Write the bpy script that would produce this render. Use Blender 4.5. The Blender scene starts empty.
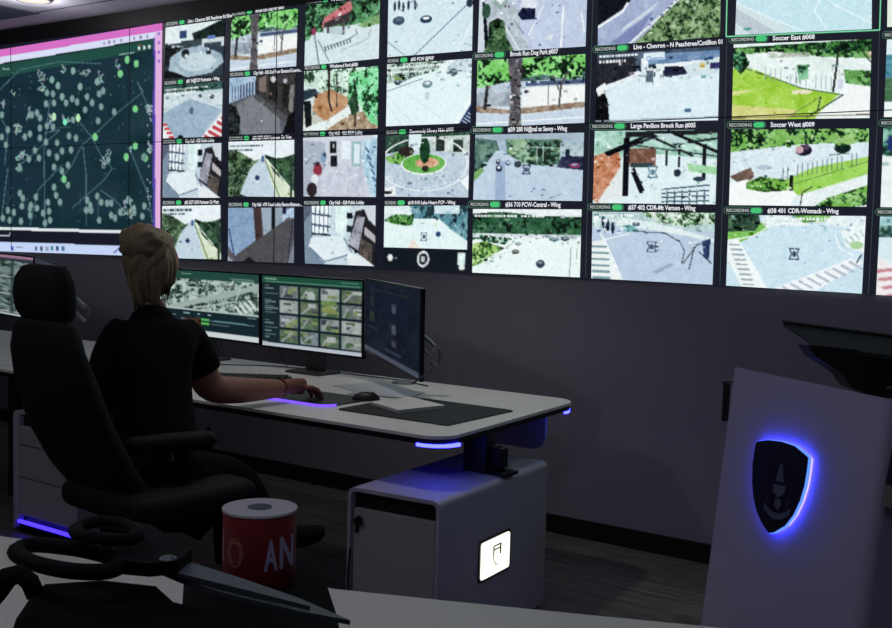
import bpy, bmesh, math, random
import numpy as np
from mathutils import Vector, Matrix
# ------------------------------------------------------------------ camera
CAM_H, FPX, PITCH, YAW, ROLL = 1.49284, 1082.2, 0.07161367, -0.61195675, 0.02579344
WALL_Y = 4.78441
C = bpy.context.scene.collection
fw = np.array([math.sin(YAW)*math.cos(PITCH), math.cos(YAW)*math.cos(PITCH), -math.sin(PITCH)])
rt = np.array([math.cos(YAW), -math.sin(YAW), 0.0])
up = np.cross(rt, fw)
rt, up = rt*math.cos(ROLL)+up*math.sin(ROLL), -rt*math.sin(ROLL)+up*math.cos(ROLL)
EYE = np.array([0, 0, CAM_H])
cd = bpy.data.cameras.new('camera'); cam = bpy.data.objects.new('camera', cd); C.objects.link(cam)
cd.sensor_width = 36; cd.sensor_fit = 'HORIZONTAL'; cd.lens = FPX/892*36; cd.clip_start = .02; cd.clip_end = 100
cam.matrix_world = Matrix([[rt[0], up[0], -fw[0], 0], [rt[1], up[1], -fw[1], 0], [rt[2], up[2], -fw[2], CAM_H], [0, 0, 0, 1]])
bpy.context.scene.camera = cam
vs = bpy.context.scene.view_settings
vs.view_transform = 'Standard'; vs.look = 'None'; vs.gamma = 1; vs.use_curve_mapping = False; vs.exposure = 0
w = bpy.data.worlds.new('world'); bpy.context.scene.world = w; w.use_nodes = True
w.node_tree.nodes['Background'].inputs[0].default_value = (.5, .55, .8, 1)
w.node_tree.nodes['Background'].inputs[1].default_value = .02
LAMP_POWER = 5.0
LAMPS = [(-6.22, 4.2), (-2.95, 3.45), (-6.22, 1.0), (-3.4, 0.6), (-0.6, 0.4)]  # first is the downlight in view; the others are added fill, out of view
CEIL = 2.935
def area_lamp(x, y, power, tint):
    l = bpy.data.lights.new('downlight_and_fill_lamp', 'SPOT' if x == -2.95 else 'POINT')
    if x == -2.95: l.spot_size = 1.62; l.spot_blend = .7
    l.shadow_soft_size = .06; l.energy = power; l.color = tint
    o = bpy.data.objects.new('downlight_and_fill_lamp', l); o.location = (x, y, CEIL-.10); C.objects.link(o); return o
POWERS = [1.0, 5.0, 1.0, 3.2, 2.7]
TINTS = [(.95, .93, 1), (1, .97, .93), (.9, .9, 1), (.92, .9, 1), (.70, .72, 1)]
for (x, y), k, tc_ in zip(LAMPS, POWERS, TINTS): area_lamp(x, y, LAMP_POWER*k, tc_)

def ray(x, y): return fw+rt*(x-446)/FPX-up*(y-314)/FPX
def atz(x, y, z):
    d = ray(x, y); return Vector(EYE+d*(z-EYE[2])/d[2])
def aty(x, y, Y):
    d = ray(x, y); return Vector(EYE+d*Y/d[1])
def atd(x, y, dist): return Vector(EYE+ray(x, y)*dist)

# ------------------------------------------------------------------ helpers
def lin(c):
    c = np.asarray(c, float)/255; return np.where(c <= .04045, c/12.92, ((c+.055)/1.055)**2.4)
def rgba(c): a = lin(c); return (float(a[0]), float(a[1]), float(a[2]), 1)
MATS = {}
def mat(name, c, rough=.5, metal=0, var=.06, scale=30, emit=0, spec=.5, bump=0):
    if name in MATS: return MATS[name]
    m = bpy.data.materials.new(name); m.use_nodes = True; nt = m.node_tree; b = nt.nodes['Principled BSDF']
    b.inputs['Roughness'].default_value = rough; b.inputs['Metallic'].default_value = metal
    b.inputs['Specular IOR Level'].default_value = spec
    if emit:
        b.inputs['Base Color'].default_value = (0, 0, 0, 1)
        b.inputs['Emission Color'].default_value = rgba(c); b.inputs['Emission Strength'].default_value = emit
    else:
        n = nt.nodes.new('ShaderNodeTexNoise'); n.inputs['Scale'].default_value = scale; n.inputs['Detail'].default_value = 3
        tc = nt.nodes.new('ShaderNodeTexCoord'); nt.links.new(tc.outputs['Object'], n.inputs['Vector'])
        r = nt.nodes.new('ShaderNodeMix'); r.data_type = 'RGBA'
        a = lin(c)
        r.inputs[6].default_value = (*(a*(1-var)), 1); r.inputs[7].default_value = (*np.minimum(a*(1+var), 1), 1)
        nt.links.new(n.outputs['Fac'], r.inputs[0]); nt.links.new(r.outputs[2], b.inputs['Base Color'])
        if bump:
            bp = nt.nodes.new('ShaderNodeBump'); bp.inputs['Strength'].default_value = bump; bp.inputs['Distance'].default_value = .002
            nt.links.new(n.outputs['Fac'], bp.inputs['Height']); nt.links.new(bp.outputs['Normal'], b.inputs['Normal'])
    MATS[name] = m; return m
def screen_mat(name='lit_screen', strength=1.0):
    if name in MATS: return MATS[name]
    m = bpy.data.materials.new(name); m.use_nodes = True; nt = m.node_tree; nt.nodes.clear()
    o = nt.nodes.new('ShaderNodeOutputMaterial'); e = nt.nodes.new('ShaderNodeEmission'); a = nt.nodes.new('ShaderNodeAttribute')
    a.attribute_name = 'Col'; e.inputs['Strength'].default_value = strength
    nt.links.new(a.outputs['Color'], e.inputs['Color']); nt.links.new(e.outputs[0], o.inputs['Surface'])
    MATS[name] = m; return m
def link(name, me, m, parent=None, smooth=False):
    o = bpy.data.objects.new(name, me); C.objects.link(o)
    if m is not None: me.materials.append(m)
    if smooth:
        for p in me.polygons: p.use_smooth = True
    if parent is not None:
        o.parent = parent; o.matrix_parent_inverse = parent.matrix_world.inverted()
    return o
def tag(o, label, cat, group=None):
    o['label'] = label; o['category'] = cat
    if group: o['group'] = group
    return o
def thing(name, label, cat, loc=(0, 0, 0), group=None):
    o = bpy.data.objects.new(name, None); C.objects.link(o); o.location = loc; o.empty_display_size = .1
    o.matrix_world = Matrix.Translation(Vector(loc)); tag(o, label, cat, group); return o
def struct(o): o['kind'] = 'structure'; return o
class MB:
    def __init__(s): s.bm = bmesh.new()
    def box(s, x0, x1, y0, y1, z0, z1, bev=0, seg=2, M=None):
        r = bmesh.ops.create_cube(s.bm, size=1); vv = r['verts']
        for v in vv: v.co = Vector(((x0+x1)/2+v.co.x*(x1-x0), (y0+y1)/2+v.co.y*(y1-y0), (z0+z1)/2+v.co.z*(z1-z0)))
        if bev:
            ee = list({e for v in vv for e in v.link_edges})
            r2 = bmesh.ops.bevel(s.bm, geom=ee, offset=bev, segments=seg, affect='EDGES', profile=.5)
            vv = list({v for f in r2['faces'] for v in f.verts} | {v for v in vv if v.is_valid})
        if M is not None:
            bmesh.ops.transform(s.bm, matrix=M, verts=vv)
        return s
    def prism(s, pts, vec, M=None):
        vec = Vector(vec); a = [s.bm.verts.new(Vector(p)) for p in pts]; b = [s.bm.verts.new(Vector(p)+vec) for p in pts]
        n = len(pts); s.bm.faces.new(a[::-1]); s.bm.faces.new(b)
        for i in range(n): s.bm.faces.new((a[i], a[(i+1) % n], b[(i+1) % n], b[i]))
        if M is not None: bmesh.ops.transform(s.bm, matrix=M, verts=a+b)
        return s
    def loft(s, rings, cap=True, closed=True):
        R = [[s.bm.verts.new(Vector(p)) for p in r] for r in rings]
        for A, B in zip(R, R[1:]):
            n = len(A)
            for i in range(n if closed else n-1): s.bm.faces.new((A[i], A[(i+1) % n], B[(i+1) % n], B[i]))
        if cap: s.bm.faces.new(R[0][::-1]); s.bm.faces.new(R[-1])
        return s
    def tube(s, pts, r, n=10, closed=False, flat=1.0, upv=(0, 0, 1)):
        pts = [Vector(p) for p in pts]; m = len(pts); rings = []
        rr = r if isinstance(r, (list, tuple)) else [r]*m
        for i, p in enumerate(pts):
            if closed: t = pts[(i+1) % m]-pts[i-1]
            else: t = pts[min(i+1, m-1)]-pts[max(i-1, 0)]
            t.normalize(); u = Vector(upv)
            if abs(t.dot(u)) > .95: u = Vector((1, 0, 0))
            a = t.cross(u).normalized(); b = a.cross(t).normalized()
            rings.append([p+a*math.cos(k*2*math.pi/n)*rr[i]+b*math.sin(k*2*math.pi/n)*rr[i]*flat for k in range(n)])
        if closed:
            rings.append(rings[0]); s.loft(rings, cap=False); bmesh.ops.remove_doubles(s.bm, verts=s.bm.verts, dist=1e-6)
        else: s.loft(rings)
        return s
    def lathe(s, prof, c=(0, 0, 0), n=32):
        c = Vector(c); s.loft([[c+Vector((max(r, 1e-4)*math.cos(k*2*math.pi/n), max(r, 1e-4)*math.sin(k*2*math.pi/n), z)) for k in range(n)] for r, z in prof]); return s
    def ico(s, c, r, sc=(1, 1, 1), sub=3, M=None):
        q = bmesh.ops.create_icosphere(s.bm, subdivisions=sub, radius=r)['verts']
        for v in q: v.co = Vector((v.co.x*sc[0], v.co.y*sc[1], v.co.z*sc[2]))
        if M is not None: bmesh.ops.transform(s.bm, matrix=M, verts=q)
        for v in q: v.co += Vector(c)
        return s
    def xf(s, M): bmesh.ops.transform(s.bm, matrix=M, verts=s.bm.verts); return s
    def build(s, name, m, parent=None, smooth=False, weld=False):
        if weld: bmesh.ops.remove_doubles(s.bm, verts=s.bm.verts, dist=1e-5)
        bmesh.ops.recalc_face_normals(s.bm, faces=s.bm.faces)
        me = bpy.data.meshes.new(name); s.bm.to_mesh(me); s.bm.free()
        o = link(name, me, m, parent, smooth)
        if smooth == 'auto':
            for p in me.polygons: p.use_smooth = True
            for e in me.edges: pass
            me.set_sharp_from_angle(angle=math.radians(40))
        return o
def rrect(x0, x1, y0, y1, r, n=6, corners=(1, 1, 1, 1)):
    out = []
    for k, (cx, cy, a0) in enumerate(((x0+r, y0+r, 180), (x1-r, y0+r, 270), (x1-r, y1-r, 0), (x0+r, y1-r, 90))):
        if not corners[k]:
            out.append(((x0, x1, x1, x0)[k], (y0, y0, y1, y1)[k])); continue
        for i in range(n+1):
            a = math.radians(a0+90*i/n); out.append((cx+r*math.cos(a), cy+r*math.sin(a)))
    return out
def baked(o):
    dg = bpy.context.evaluated_depsgraph_get(); me = bpy.data.meshes.new_from_object(o.evaluated_get(dg)); return me
def text_verts(s, size=1.0):
    cu = bpy.data.curves.new('lettering', 'FONT'); cu.body = s; cu.size = size; cu.resolution_u = 2; cu.offset = .028*size
    o = bpy.data.objects.new('lettering', cu); C.objects.link(o); me = baked(o)
    V = [tuple(v.co) for v in me.vertices]; F = [tuple(p.vertices) for p in me.polygons]
    bpy.data.objects.remove(o); bpy.data.curves.remove(cu); bpy.data.meshes.remove(me); return V, F
def colour_mesh(name, V, F, cols, m, parent):
    me = bpy.data.meshes.new(name); me.from_pydata([tuple(v) for v in V], [], [tuple(f) for f in F])
    at = me.color_attributes.new('Col', 'FLOAT_COLOR', 'POINT')
    a = np.ones((len(V), 4), np.float32); a[:, :3] = cols; at.data.foreach_set('color', a.ravel()); return link(name, me, m, parent)

# ------------------------------------------------------------------ canvas for the pictures on the screens
class Cv:
    grain = 0
    def __init__(s, w=110, h=66, bg=(120, 120, 120), seed=1):
        s.w, s.h = w, h; s.rs = np.random.RandomState(seed)
        s.X, s.Y = np.meshgrid((np.arange(w)+.5)/w, (np.arange(h)+.5)/h); s.a = np.zeros((h, w, 3)); s.a[:] = bg
    def nz(s, n, m=None):
        m = m or max(2, int(n*s.h/s.w)); g = s.rs.rand(m+2, n+2); x = s.X*n; y = s.Y*m; i = x.astype(int); j = y.astype(int); fx = x-i; fy = y-j
        fx = fx*fx*(3-2*fx); fy = fy*fy*(3-2*fy)
        return g[j, i]*(1-fx)*(1-fy)+g[j, i+1]*fx*(1-fy)+g[j+1, i]*(1-fx)*fy+g[j+1, i+1]*fx*fy
    def inp(s, P):
        k = np.zeros_like(s.X, bool); n = len(P)
        for i in range(n):
            (x0, y0), (x1, y1) = P[i], P[(i+1) % n]
            if y0 == y1: continue
            c = ((y0 > s.Y) != (y1 > s.Y)) & (s.X < (x1-x0)*(s.Y-y0)/(y1-y0)+x0); k ^= c
        return k
    def put(s, k, col, amp=0, n=14):
        col = np.array(col, float)
        v = col[None, None, :]*np.ones((s.h, s.w, 1))
        if amp: v = v+((s.nz(n)-.5)*.6+(s.nz(n*2)-.5)*.6+(s.nz(n*4)-.5)*.5)[..., None]*amp*2
        s.a[k] = v[k]; return s
    def p(s, P, col, amp=0, n=14): return s.put(s.inp(P), col, amp, n)
    def r(s, x0, y0, x1, y1, col, amp=0, n=14): return s.put((s.X >= x0) & (s.X <= x1) & (s.Y >= y0) & (s.Y <= y1), col, amp, n)
    def e(s, x, y, rx, ry, col, amp=0, n=14): return s.put(((s.X-x)/rx)**2+((s.Y-y)/ry)**2 < 1, col, amp, n)
    def ring(s, x, y, rx, ry, t, col):
        d = np.sqrt(((s.X-x)/rx)**2+((s.Y-y)/ry)**2); return s.put(abs(d-1) < t, col)
    def l(s, P, wd, col):
        asp = s.w/s.h
        for (x0, y0), (x1, y1) in zip(P, P[1:]):
            dx, dy = (x1-x0)*asp, y1-y0; L = dx*dx+dy*dy+1e-9; t = np.clip(((s.X-x0)*asp*dx+(s.Y-y0)*dy)/L, 0, 1)
            d = np.hypot((s.X-x0)*asp-t*dx, (s.Y-y0)-t*dy); s.put(d < wd/2, col)
        return s
    def stripes(s, A, B, n, wd, ln, col):   # n bars from A to B, each drawn along vector ln
        for i in range(n):
            t = i/(n-1); x = A[0]+(B[0]-A[0])*t; y = A[1]+(B[1]-A[1])*t; s.l([(x, y), (x+ln[0], y+ln[1])], wd, col)
        return s
    def tree(s, P, col=(60, 95, 60), hi=(120, 190, 110), n=12, th=.5):
        k = s.inp(P); q = s.nz(n)*.34+s.nz(n*2)*.26+s.nz(n*5)*.4
        s.put(k, col, 18, n); s.put(k & (q > th), hi, 25, n); s.put(k & (q < .39), np.array(col)*.5); return s
    def car(s, x, y, w=.05, h=.05, col=(50, 55, 70), top=(150, 160, 175)):
        s.e(x, y, w, h, col); s.e(x, y-h*.3, w*.55, h*.4, top); return s
    def reticle(s, x, y, q=.03, col=(70, 85, 110)):
        a = s.h/s.w
        for dx in (-1, 1):
            for dy in (-1, 1): s.l([(x+dx*q*a, y+dy*q*.3), (x+dx*q*a*1.6, y+dy*q*1.8), (x+dx*q*.3*a, y+dy*q*1.8)], .018, col)
        s.e(x, y, q*.7*a, q, col); return s
    def caption(s, x=.03, y=.05, w=.35, col=(235, 240, 240)):
        for j in range(2):
            cx = x
            while cx < x+w*(1 if j == 0 else .7):
                ww = .008+.02*s.rs.rand(); s.r(cx, y+j*.075, cx+ww, y+j*.075+.035, col); cx += ww+.009
        return s
    def bits(s, x0, y0, x1, y1, n, sz=.02, tall=0):      # small scattered marks: cars, signs, posts, joints in the paving
        for k in range(n):
            x = x0+s.rs.rand()*(x1-x0); y = y0+s.rs.rand()*(y1-y0); i, j = min(int(x*s.w), s.w-1), min(int(y*s.h), s.h-1); b = s.a[j, i].copy()
            d = -1 if s.rs.rand() < .62 else 1; col = np.clip(b+d*(25+55*s.rs.rand())+s.rs.randn(3)*8, 5, 250)
            w_, h_ = sz*(.3+s.rs.rand()), sz*(.3+s.rs.rand())
            if tall: w_, h_ = .006, sz*(1+2*s.rs.rand())
            s.r(x, y, x+w_, y+h_, col)
        return s
    def out(s):
        if s.grain:
            L = s.a.mean(axis=2, keepdims=True); bright = np.clip((L-120)/80, 0, 1)
            s.a = s.a*(1-.38*bright)+L*(.38*bright)                       # pale areas lose colour as on the camera pictures
            s.a = s.a*.8+L*.2+np.array([-2, 3, 4])*bright
            t = np.clip(s.a/255, 0, 1); s.a = 255*(t*.45+.55*(t*t*(3-2*t)))
            s.a = s.a+(s.rs.rand(s.h, s.w, 1)-.5)*s.grain*70+(s.nz(int(s.w*.45), int(s.h*.45))[..., None]-.5)*s.grain*60
        a = np.pad(s.a, ((1, 1), (1, 1), (0, 0)), 'edge')
        b = (a[1:-1, 1:-1]*4+a[:-2, 1:-1]+a[2:, 1:-1]+a[1:-1, :-2]+a[1:-1, 2:])/8
        return np.clip(b, 0, 255)
def screen_mesh(name, cv, pos, parent, m):    # pos(u, v) with v=0 at the top -> world point
    a = cv.out(); h, w_ = a.shape[:2]; V = []
    for j in range(h):
        for i in range(w_): V.append(pos(i/(w_-1), j/(h-1)))
    F = [(j*w_+i, (j+1)*w_+i, (j+1)*w_+i+1, j*w_+i+1) for j in range(h-1) for i in range(w_-1)]
    return colour_mesh(name, V, F, lin(a).reshape(-1, 3), m, parent)
# ------------------------------------------------------------------ the room
XL, XR, YB = -9.5, 2.6, -2.4
wallm = mat('painted_wall', (150, 146, 156), .85, var=.02, scale=3)
ceilm = mat('painted_ceiling', (206, 203, 214), .9, var=.02, scale=3)
def slab(name, *b, m=None): return struct(MB().box(*b).build(name, m))
fm = bpy.data.materials.new('dark_plank_floor'); fm.use_nodes = True; nt = fm.node_tree; bs = nt.nodes['Principled BSDF']
tc = nt.nodes.new('ShaderNodeTexCoord'); br = nt.nodes.new('ShaderNodeTexBrick'); br.inputs['Scale'].default_value = 1
br.inputs['Brick Width'].default_value = 1.2; br.inputs['Row Height'].default_value = .15; br.inputs['Mortar Size'].default_value = .002; br.offset = .37
br.inputs['Color1'].default_value = rgba((140, 131, 122)); br.inputs['Color2'].default_value = rgba((112, 105, 100)); br.inputs['Mortar'].default_value = rgba((40, 38, 36))
nz = nt.nodes.new('ShaderNodeTexNoise'); mp = nt.nodes.new('ShaderNodeMapping'); mp.inputs['Scale'].default_value = (2.2, 22, 1)
nz.inputs['Scale'].default_value = 1.6; nz.inputs['Detail'].default_value = 6
mx = nt.nodes.new('ShaderNodeMix'); mx.data_type = 'RGBA'; mx.blend_type = 'MULTIPLY'; mx.inputs[0].default_value = .85
cr = nt.nodes.new('ShaderNodeValToRGB'); cr.color_ramp.elements[0].position = .3; cr.color_ramp.elements[0].color = (.28, .27, .27, 1); cr.color_ramp.elements[1].position = .7
nt.links.new(tc.outputs['Object'], br.inputs['Vector']); nt.links.new(tc.outputs['Object'], mp.inputs['Vector']); nt.links.new(mp.outputs[0], nz.inputs['Vector'])
nt.links.new(nz.outputs['Fac'], cr.inputs[0]); nt.links.new(br.outputs['Color'], mx.inputs[6]); nt.links.new(cr.outputs[0], mx.inputs[7])
nt.links.new(mx.outputs[2], bs.inputs['Base Color']); bs.inputs['Roughness'].default_value = .45
slab('floor', XL, XR, YB, WALL_Y+.1, -.05, 0, m=fm)
slab('ceiling', XL, XR, YB, WALL_Y+.1, CEIL, CEIL+.05, m=ceilm)
slab('wall_back', XL, XR, WALL_Y, WALL_Y+.1, 0, CEIL, m=wallm)
slab('wall_left', XL-.1, XL, YB, WALL_Y+.1, 0, CEIL, m=wallm)
slab('wall_right', XR, XR+.1, YB, WALL_Y+.1, 0, CEIL, m=wallm)
slab('wall_front', XL, XR, YB-.1, YB, 0, CEIL, m=wallm)
blk = mat('black_trim_and_shade', (16, 16, 15), .6)
slab('baseboard_back', XL, XR, WALL_Y-.015, WALL_Y, 0, .092, m=blk)
ZB, DW, DH = 1.30237, 1.3552, .7616
slab('shadow_band', XL, XR, WALL_Y-.03, WALL_Y, ZB+2*DH+.004, CEIL, m=blk)  # black band standing in for the shadow gap between displays and ceiling
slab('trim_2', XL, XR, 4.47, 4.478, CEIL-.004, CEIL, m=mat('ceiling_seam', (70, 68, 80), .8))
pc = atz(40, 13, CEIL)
slab('ceiling_dark_patch', pc.x-2.2, pc.x, pc.y-.7, pc.y, CEIL-.006, CEIL-.001, m=mat('ceiling_blue_grey', (92, 98, 116), .9))  # darker blue-grey rectangle on the ceiling
for k, (x, y) in enumerate(LAMPS):
    lab = 'round white recessed ceiling downlight at the top left, above the map screen' if k == 0 else 'round white recessed ceiling downlight added out of view as fill light'
    d = thing('seen_and_added_downlight', lab, 'ceiling light', (x, y, CEIL), 'added fill downlights' if k else None)
    q = [(x+.115*math.cos(a*math.pi/16), y+.115*math.sin(a*math.pi/16)) for a in range(32)]
    MB().lathe([(.088, -.012), (.115, -.012), (.12, 0), (.088, 0)][:3]+[(.088, -.002)], (x, y, CEIL), 32).build('trim_ring', mat('white_ring', (60, 58, 60), .5), d)
    MB().lathe([(.001, -.013), (.098, -.013), (.098, -.0125)], (x, y, CEIL), 32).build('diffuser', mat('downlight_glow', (255, 245, 228), emit=.9), d)

# ------------------------------------------------------------------ the video wall
wt_v = text_verts
FRONT = WALL_Y-.012
vw = thing('video_wall', 'wall-wide bank of black-framed displays showing a dark map and a grid of camera pictures', 'video wall', (-3, WALL_Y, ZB))
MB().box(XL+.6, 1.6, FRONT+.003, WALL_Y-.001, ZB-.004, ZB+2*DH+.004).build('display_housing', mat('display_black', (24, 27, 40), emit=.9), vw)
SM = screen_mat()
def onwall(px, py, off=0.0): return aty(px, py, FRONT-off)
def edge_x(tab, y):    # interpolate a column edge
    ys = [t[0] for t in tab]; xs = [t[1] for t in tab]
    return float(np.interp(y, ys, xs)) if ys[0] <= y <= ys[-1] else (xs[0]+(y-ys[0])*(xs[1]-xs[0])/(ys[1]-ys[0]) if y < ys[0] else xs[-1])
COL = {
1: ([(20, 165.8), (90, 164), (135, 163), (200, 162.5), (260, 161)], [(20, 224.5), (90, 222.5), (155, 221), (205, 220.3), (260, 221)]),
2: ([(10, 231.8), (50, 230.5), (100, 228.8), (210, 228.2), (262, 228)], [(8, 297.8), (60, 296.5), (100, 294.3), (262, 293.8)]),
3: ([(0, 306), (60, 304.6), (120, 303), (210, 303.6), (264, 305)], [(0, 380), (60, 378.6), (130, 377.4), (205, 375.6), (266, 374.8)]),
4: ([(0, 388.4), (55, 387.4), (125, 386), (170, 385), (247, 383.8)], [(0, 473), (50, 472), (120, 470.4), (165, 468.8), (250, 467)]),
5: ([(0, 479.5), (60, 477.5), (120, 476.6), (135, 475.4), (205, 473), (273, 472.2)], [(0, 587), (46, 585.5), (120, 584.4), (165, 583.2), (215, 581.4), (277, 579.8)]),
6: ([(0, 598.4), (45, 597.8), (95, 596.6), (135, 594.6), (170, 594), (215, 592.4), (278, 591.3)], [(0, 720.6), (38, 720), (118, 718), (170, 716.8), (225, 714.6), (284, 712.4)]),
7: ([(0, 736.6), (33, 735.4), (45, 733.6), (115, 732), (205, 729), (286, 726)], [(0, 871.8), (40, 871.6), (118, 869.5), (205, 866.5), (293, 861.8)]),
8: ([(0, 887.5), (40, 887), (115, 884), (130, 883.4), (235, 879.4), (295, 876)], [(0, 1036), (40, 1035), (115, 1030), (295, 1015)])}
ROW = {  # (top left, top right, bottom left, bottom right) of each picture
(1, 0): (27.6, 19.5, 78, 75.4), (1, 1): (86.6, 81, 138.4, 136.4), (1, 2): (145, 143, 197.6, 197.8), (1, 3): (206, 205, 258, 259.3),
(2, 0): (17.5, 8.3, 71.5, 66.2), (2, 1): (78, 73.4, 135, 132.8), (2, 2): (141.8, 139.8, 196.3, 197), (2, 3): (207.8, 207.6, 261, 263),
(3, 0): (5, -2, 66, 58.5), (3, 1): (71.4, 66, 131, 128.4), (3, 2): (137.8, 135, 196.3, 197), (3, 3): (206, 205.5, 263.4, 266.2),
(4, 0): (-14, -21, 57.2, 50.5), (4, 1): (64.3, 58.5, 126.3, 123), (4, 2): (135.8, 131.7, 196.5, 197.4), (4, 3): (206, 205.4, 247.2, 249.6),
(5, 0): (-22, -31, 53, 46.4), (5, 1): (60.7, 54, 127, 123.6), (5, 2): (134.8, 132.6, 199.7, 201), (5, 3): (209, 209.4, 272.6, 277.4),
(6, 0): (-34, -46, 45.6, 36.8), (6, 1): (54, 46.4, 123, 120.2), (6, 2): (131, 129.5, 203, 204.4), (6, 3): (211.6, 213, 278.2, 284.7),
(7, 0): (-50, -60, 35, 29), (7, 1): (44.4, 39, 119.8, 118), (7, 2): (129.7, 128.4, 205, 206.8), (7, 3): (215, 216, 285.6, 293.6),
(8, 0): (-62, -78, 27, 20), (8, 1): (39.5, 33, 117, 116), (8, 2): (127.5, 126, 207, 210), (8, 3): (216.5, 219, 294.7, 303)}
def cellmap(c, r, off=.001):
    tl, tr, bl, br = ROW[(c, r)]; L, R = COL[c]
    q = [(edge_x(L, tl), tl), (edge_x(R, tr), tr), (edge_x(L, bl), bl), (edge_x(R, br), br)]
    def f(u, v):
        x = (1-v)*((1-u)*q[0][0]+u*q[1][0])+v*((1-u)*q[2][0]+u*q[3][0]); y = (1-v)*((1-u)*q[0][1]+u*q[1][1])+v*((1-u)*q[2][1]+u*q[3][1])
        return onwall(x, y, off)
    return f, q
titles = {
(1, 0): 'Live - Chevron 005 Peachtree Rd Blue', (1, 1): '#01 N@TLP Perimeter - Wing', (1, 2): 'City Hall - 028 Public Lobby', (1, 3): '#02 GDT ADR Perimeter Ctr West',
(2, 0): 'Brook Run Dog Park #007', (2, 1): 'City Hall - 026 2nd Floor Elevator/Courtro...', (2, 2): '#02 GDT ADR Perimeter Ctr West', (2, 3): 'City Hall - 079 Court Lobby Elevator/Entrance ...',
(3, 0): 'N Shallowford Park #004', (3, 1): 'Windwood Park #008', (3, 2): 'City Hall - 026 PSW Lobby', (3, 3): 'City Hall - 028 Public Lobby',
(4, 1): '#05 PCW @PKP', (4, 2): 'Dunwoody Library Main #003', (4, 3): '#10 010 Lake Hearn PCP - Wing',
(5, 1): 'Brook Run Dog Park #007', (5, 2): '#39 280 N@nal at Savoy - Wing', (5, 3): '#36 710 PCW-Central - Wing',
(6, 1): 'Live - Chevron - N Peachtree/Cotillion 01', (6, 2): 'Large Pavilion Brook Run #005', (6, 3): '#37 402 CDR-Mt Vernon - Wing',
(7, 1): 'Soccer East #008', (7, 2): 'Soccer West #009', (7, 3): '#38 401 CDR-Womack - Wing',
(8, 1): 'Live - Park', (8, 2): 'Live - Main', (8, 3): '#40 400 CDR'}
tlen = {(1, 0): 44, (1, 1): 33, (1, 2): 29, (1, 3): 34, (2, 0): 29, (2, 1): 48, (2, 2): 39, (2, 3): 50, (3, 0): 45, (3, 1): 28, (3, 2): 34, (3, 3): 35,
(4, 1): 23, (4, 2): 44, (4, 3): 47, (5, 1): 48, (5, 2): 59, (5, 3): 55, (6, 1): 89, (6, 2): 65, (6, 3): 67, (7, 1): 42, (7, 2): 44, (7, 3): 71, (8, 1): 50, (8, 2): 50, (8, 3): 50}
txm = mat('screen_white_text', (235, 238, 240), emit=.9)
def header(feed, c, r):
    f, q = cellmap(c, r); (x0, y0), (x1, y1) = q[0], q[1]; sl = (y1-y0)/(x1-x0); small = c < 5
    hh = 4.0 if small else 5.6; cy = lambda x: y0+sl*(x-x0)-hh*.72-(.3 if small else .6)
    def slant(x, dy, off): return onwall(x, cy(x)+dy, off)
    # status pill: outline, little word, green end
    s = (.5+.08*c) if small else .9+.05*(c-5)
    px0 = x0-(1 if small else 4); gx = x0+(12+1.6*c if c < 4 else 13 if c == 4 else 17+(c-5)*2.4)
    gw, gh = (2.6, 2.2) if c < 4 else (3.6, 2.4) if c == 4 else (4.8+.4*(c-5), 2.7)
    V = [slant(gx+gw, 0, .0016)]; n = 16
    for k in range(n):
        a = k*2*math.pi/n; ca, sa = math.cos(a), math.sin(a); V.append(slant(gx+gw+gw*math.copysign(abs(ca)**.6, ca), gh*math.copysign(abs(sa)**.6, sa), .0016))
    colour_mesh('status_pill', V, [(0, 1+k, 1+(k+1) % n) for k in range(n)], lin((72, 196, 118)), SM, feed)
    wd = mini_text('RECORDING', lambda u, v: slant(px0+1.5+u*(gx-px0-3), -v*1.5, .0016), .42)
    colour_mesh('status_word', wd[0], wd[1], lin((170, 180, 176)), SM, feed)
    if not small:
        V = []; F = []; a0, a1, hr = px0-1, gx+2*gw+1.5, gh+1.0; m_ = 24
        for k in range(m_):
            a = k*2*math.pi/m_
            for rr in (hr, hr-.55):
                V.append(slant((a0+hr if math.cos(a) < 0 else a1-hr)+rr*math.cos(a), rr*math.sin(a), .0013))
        F = [(2*k, 2*k+1, (2*k+3) % (2*m_), (2*k+2) % (2*m_)) for k in range(m_)]
        colour_mesh('status_outline', V, F, lin((78, 124, 98)), SM, feed)
    if (c, r) in titles:
        tx = gx+2*gw+(3.5 if small else 6); L = tlen[(c, r)]
        V, F = mini_text(titles[(c, r)], lambda u, v: slant(tx+u*L, -v*(1.6 if small else 2.15), .0016), 1)
        colour_mesh('title_text', V, F, lin((232, 236, 240)), SM, feed)
_tc = {}
def mini_text(s, f, k):
    if s not in _tc: _tc[s] = text_verts(s)
    V, F = _tc[s]; w_ = max(v[0] for v in V); return [f(v[0]/w_, (v[1]-.33)/.33) for v in V], F
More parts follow.
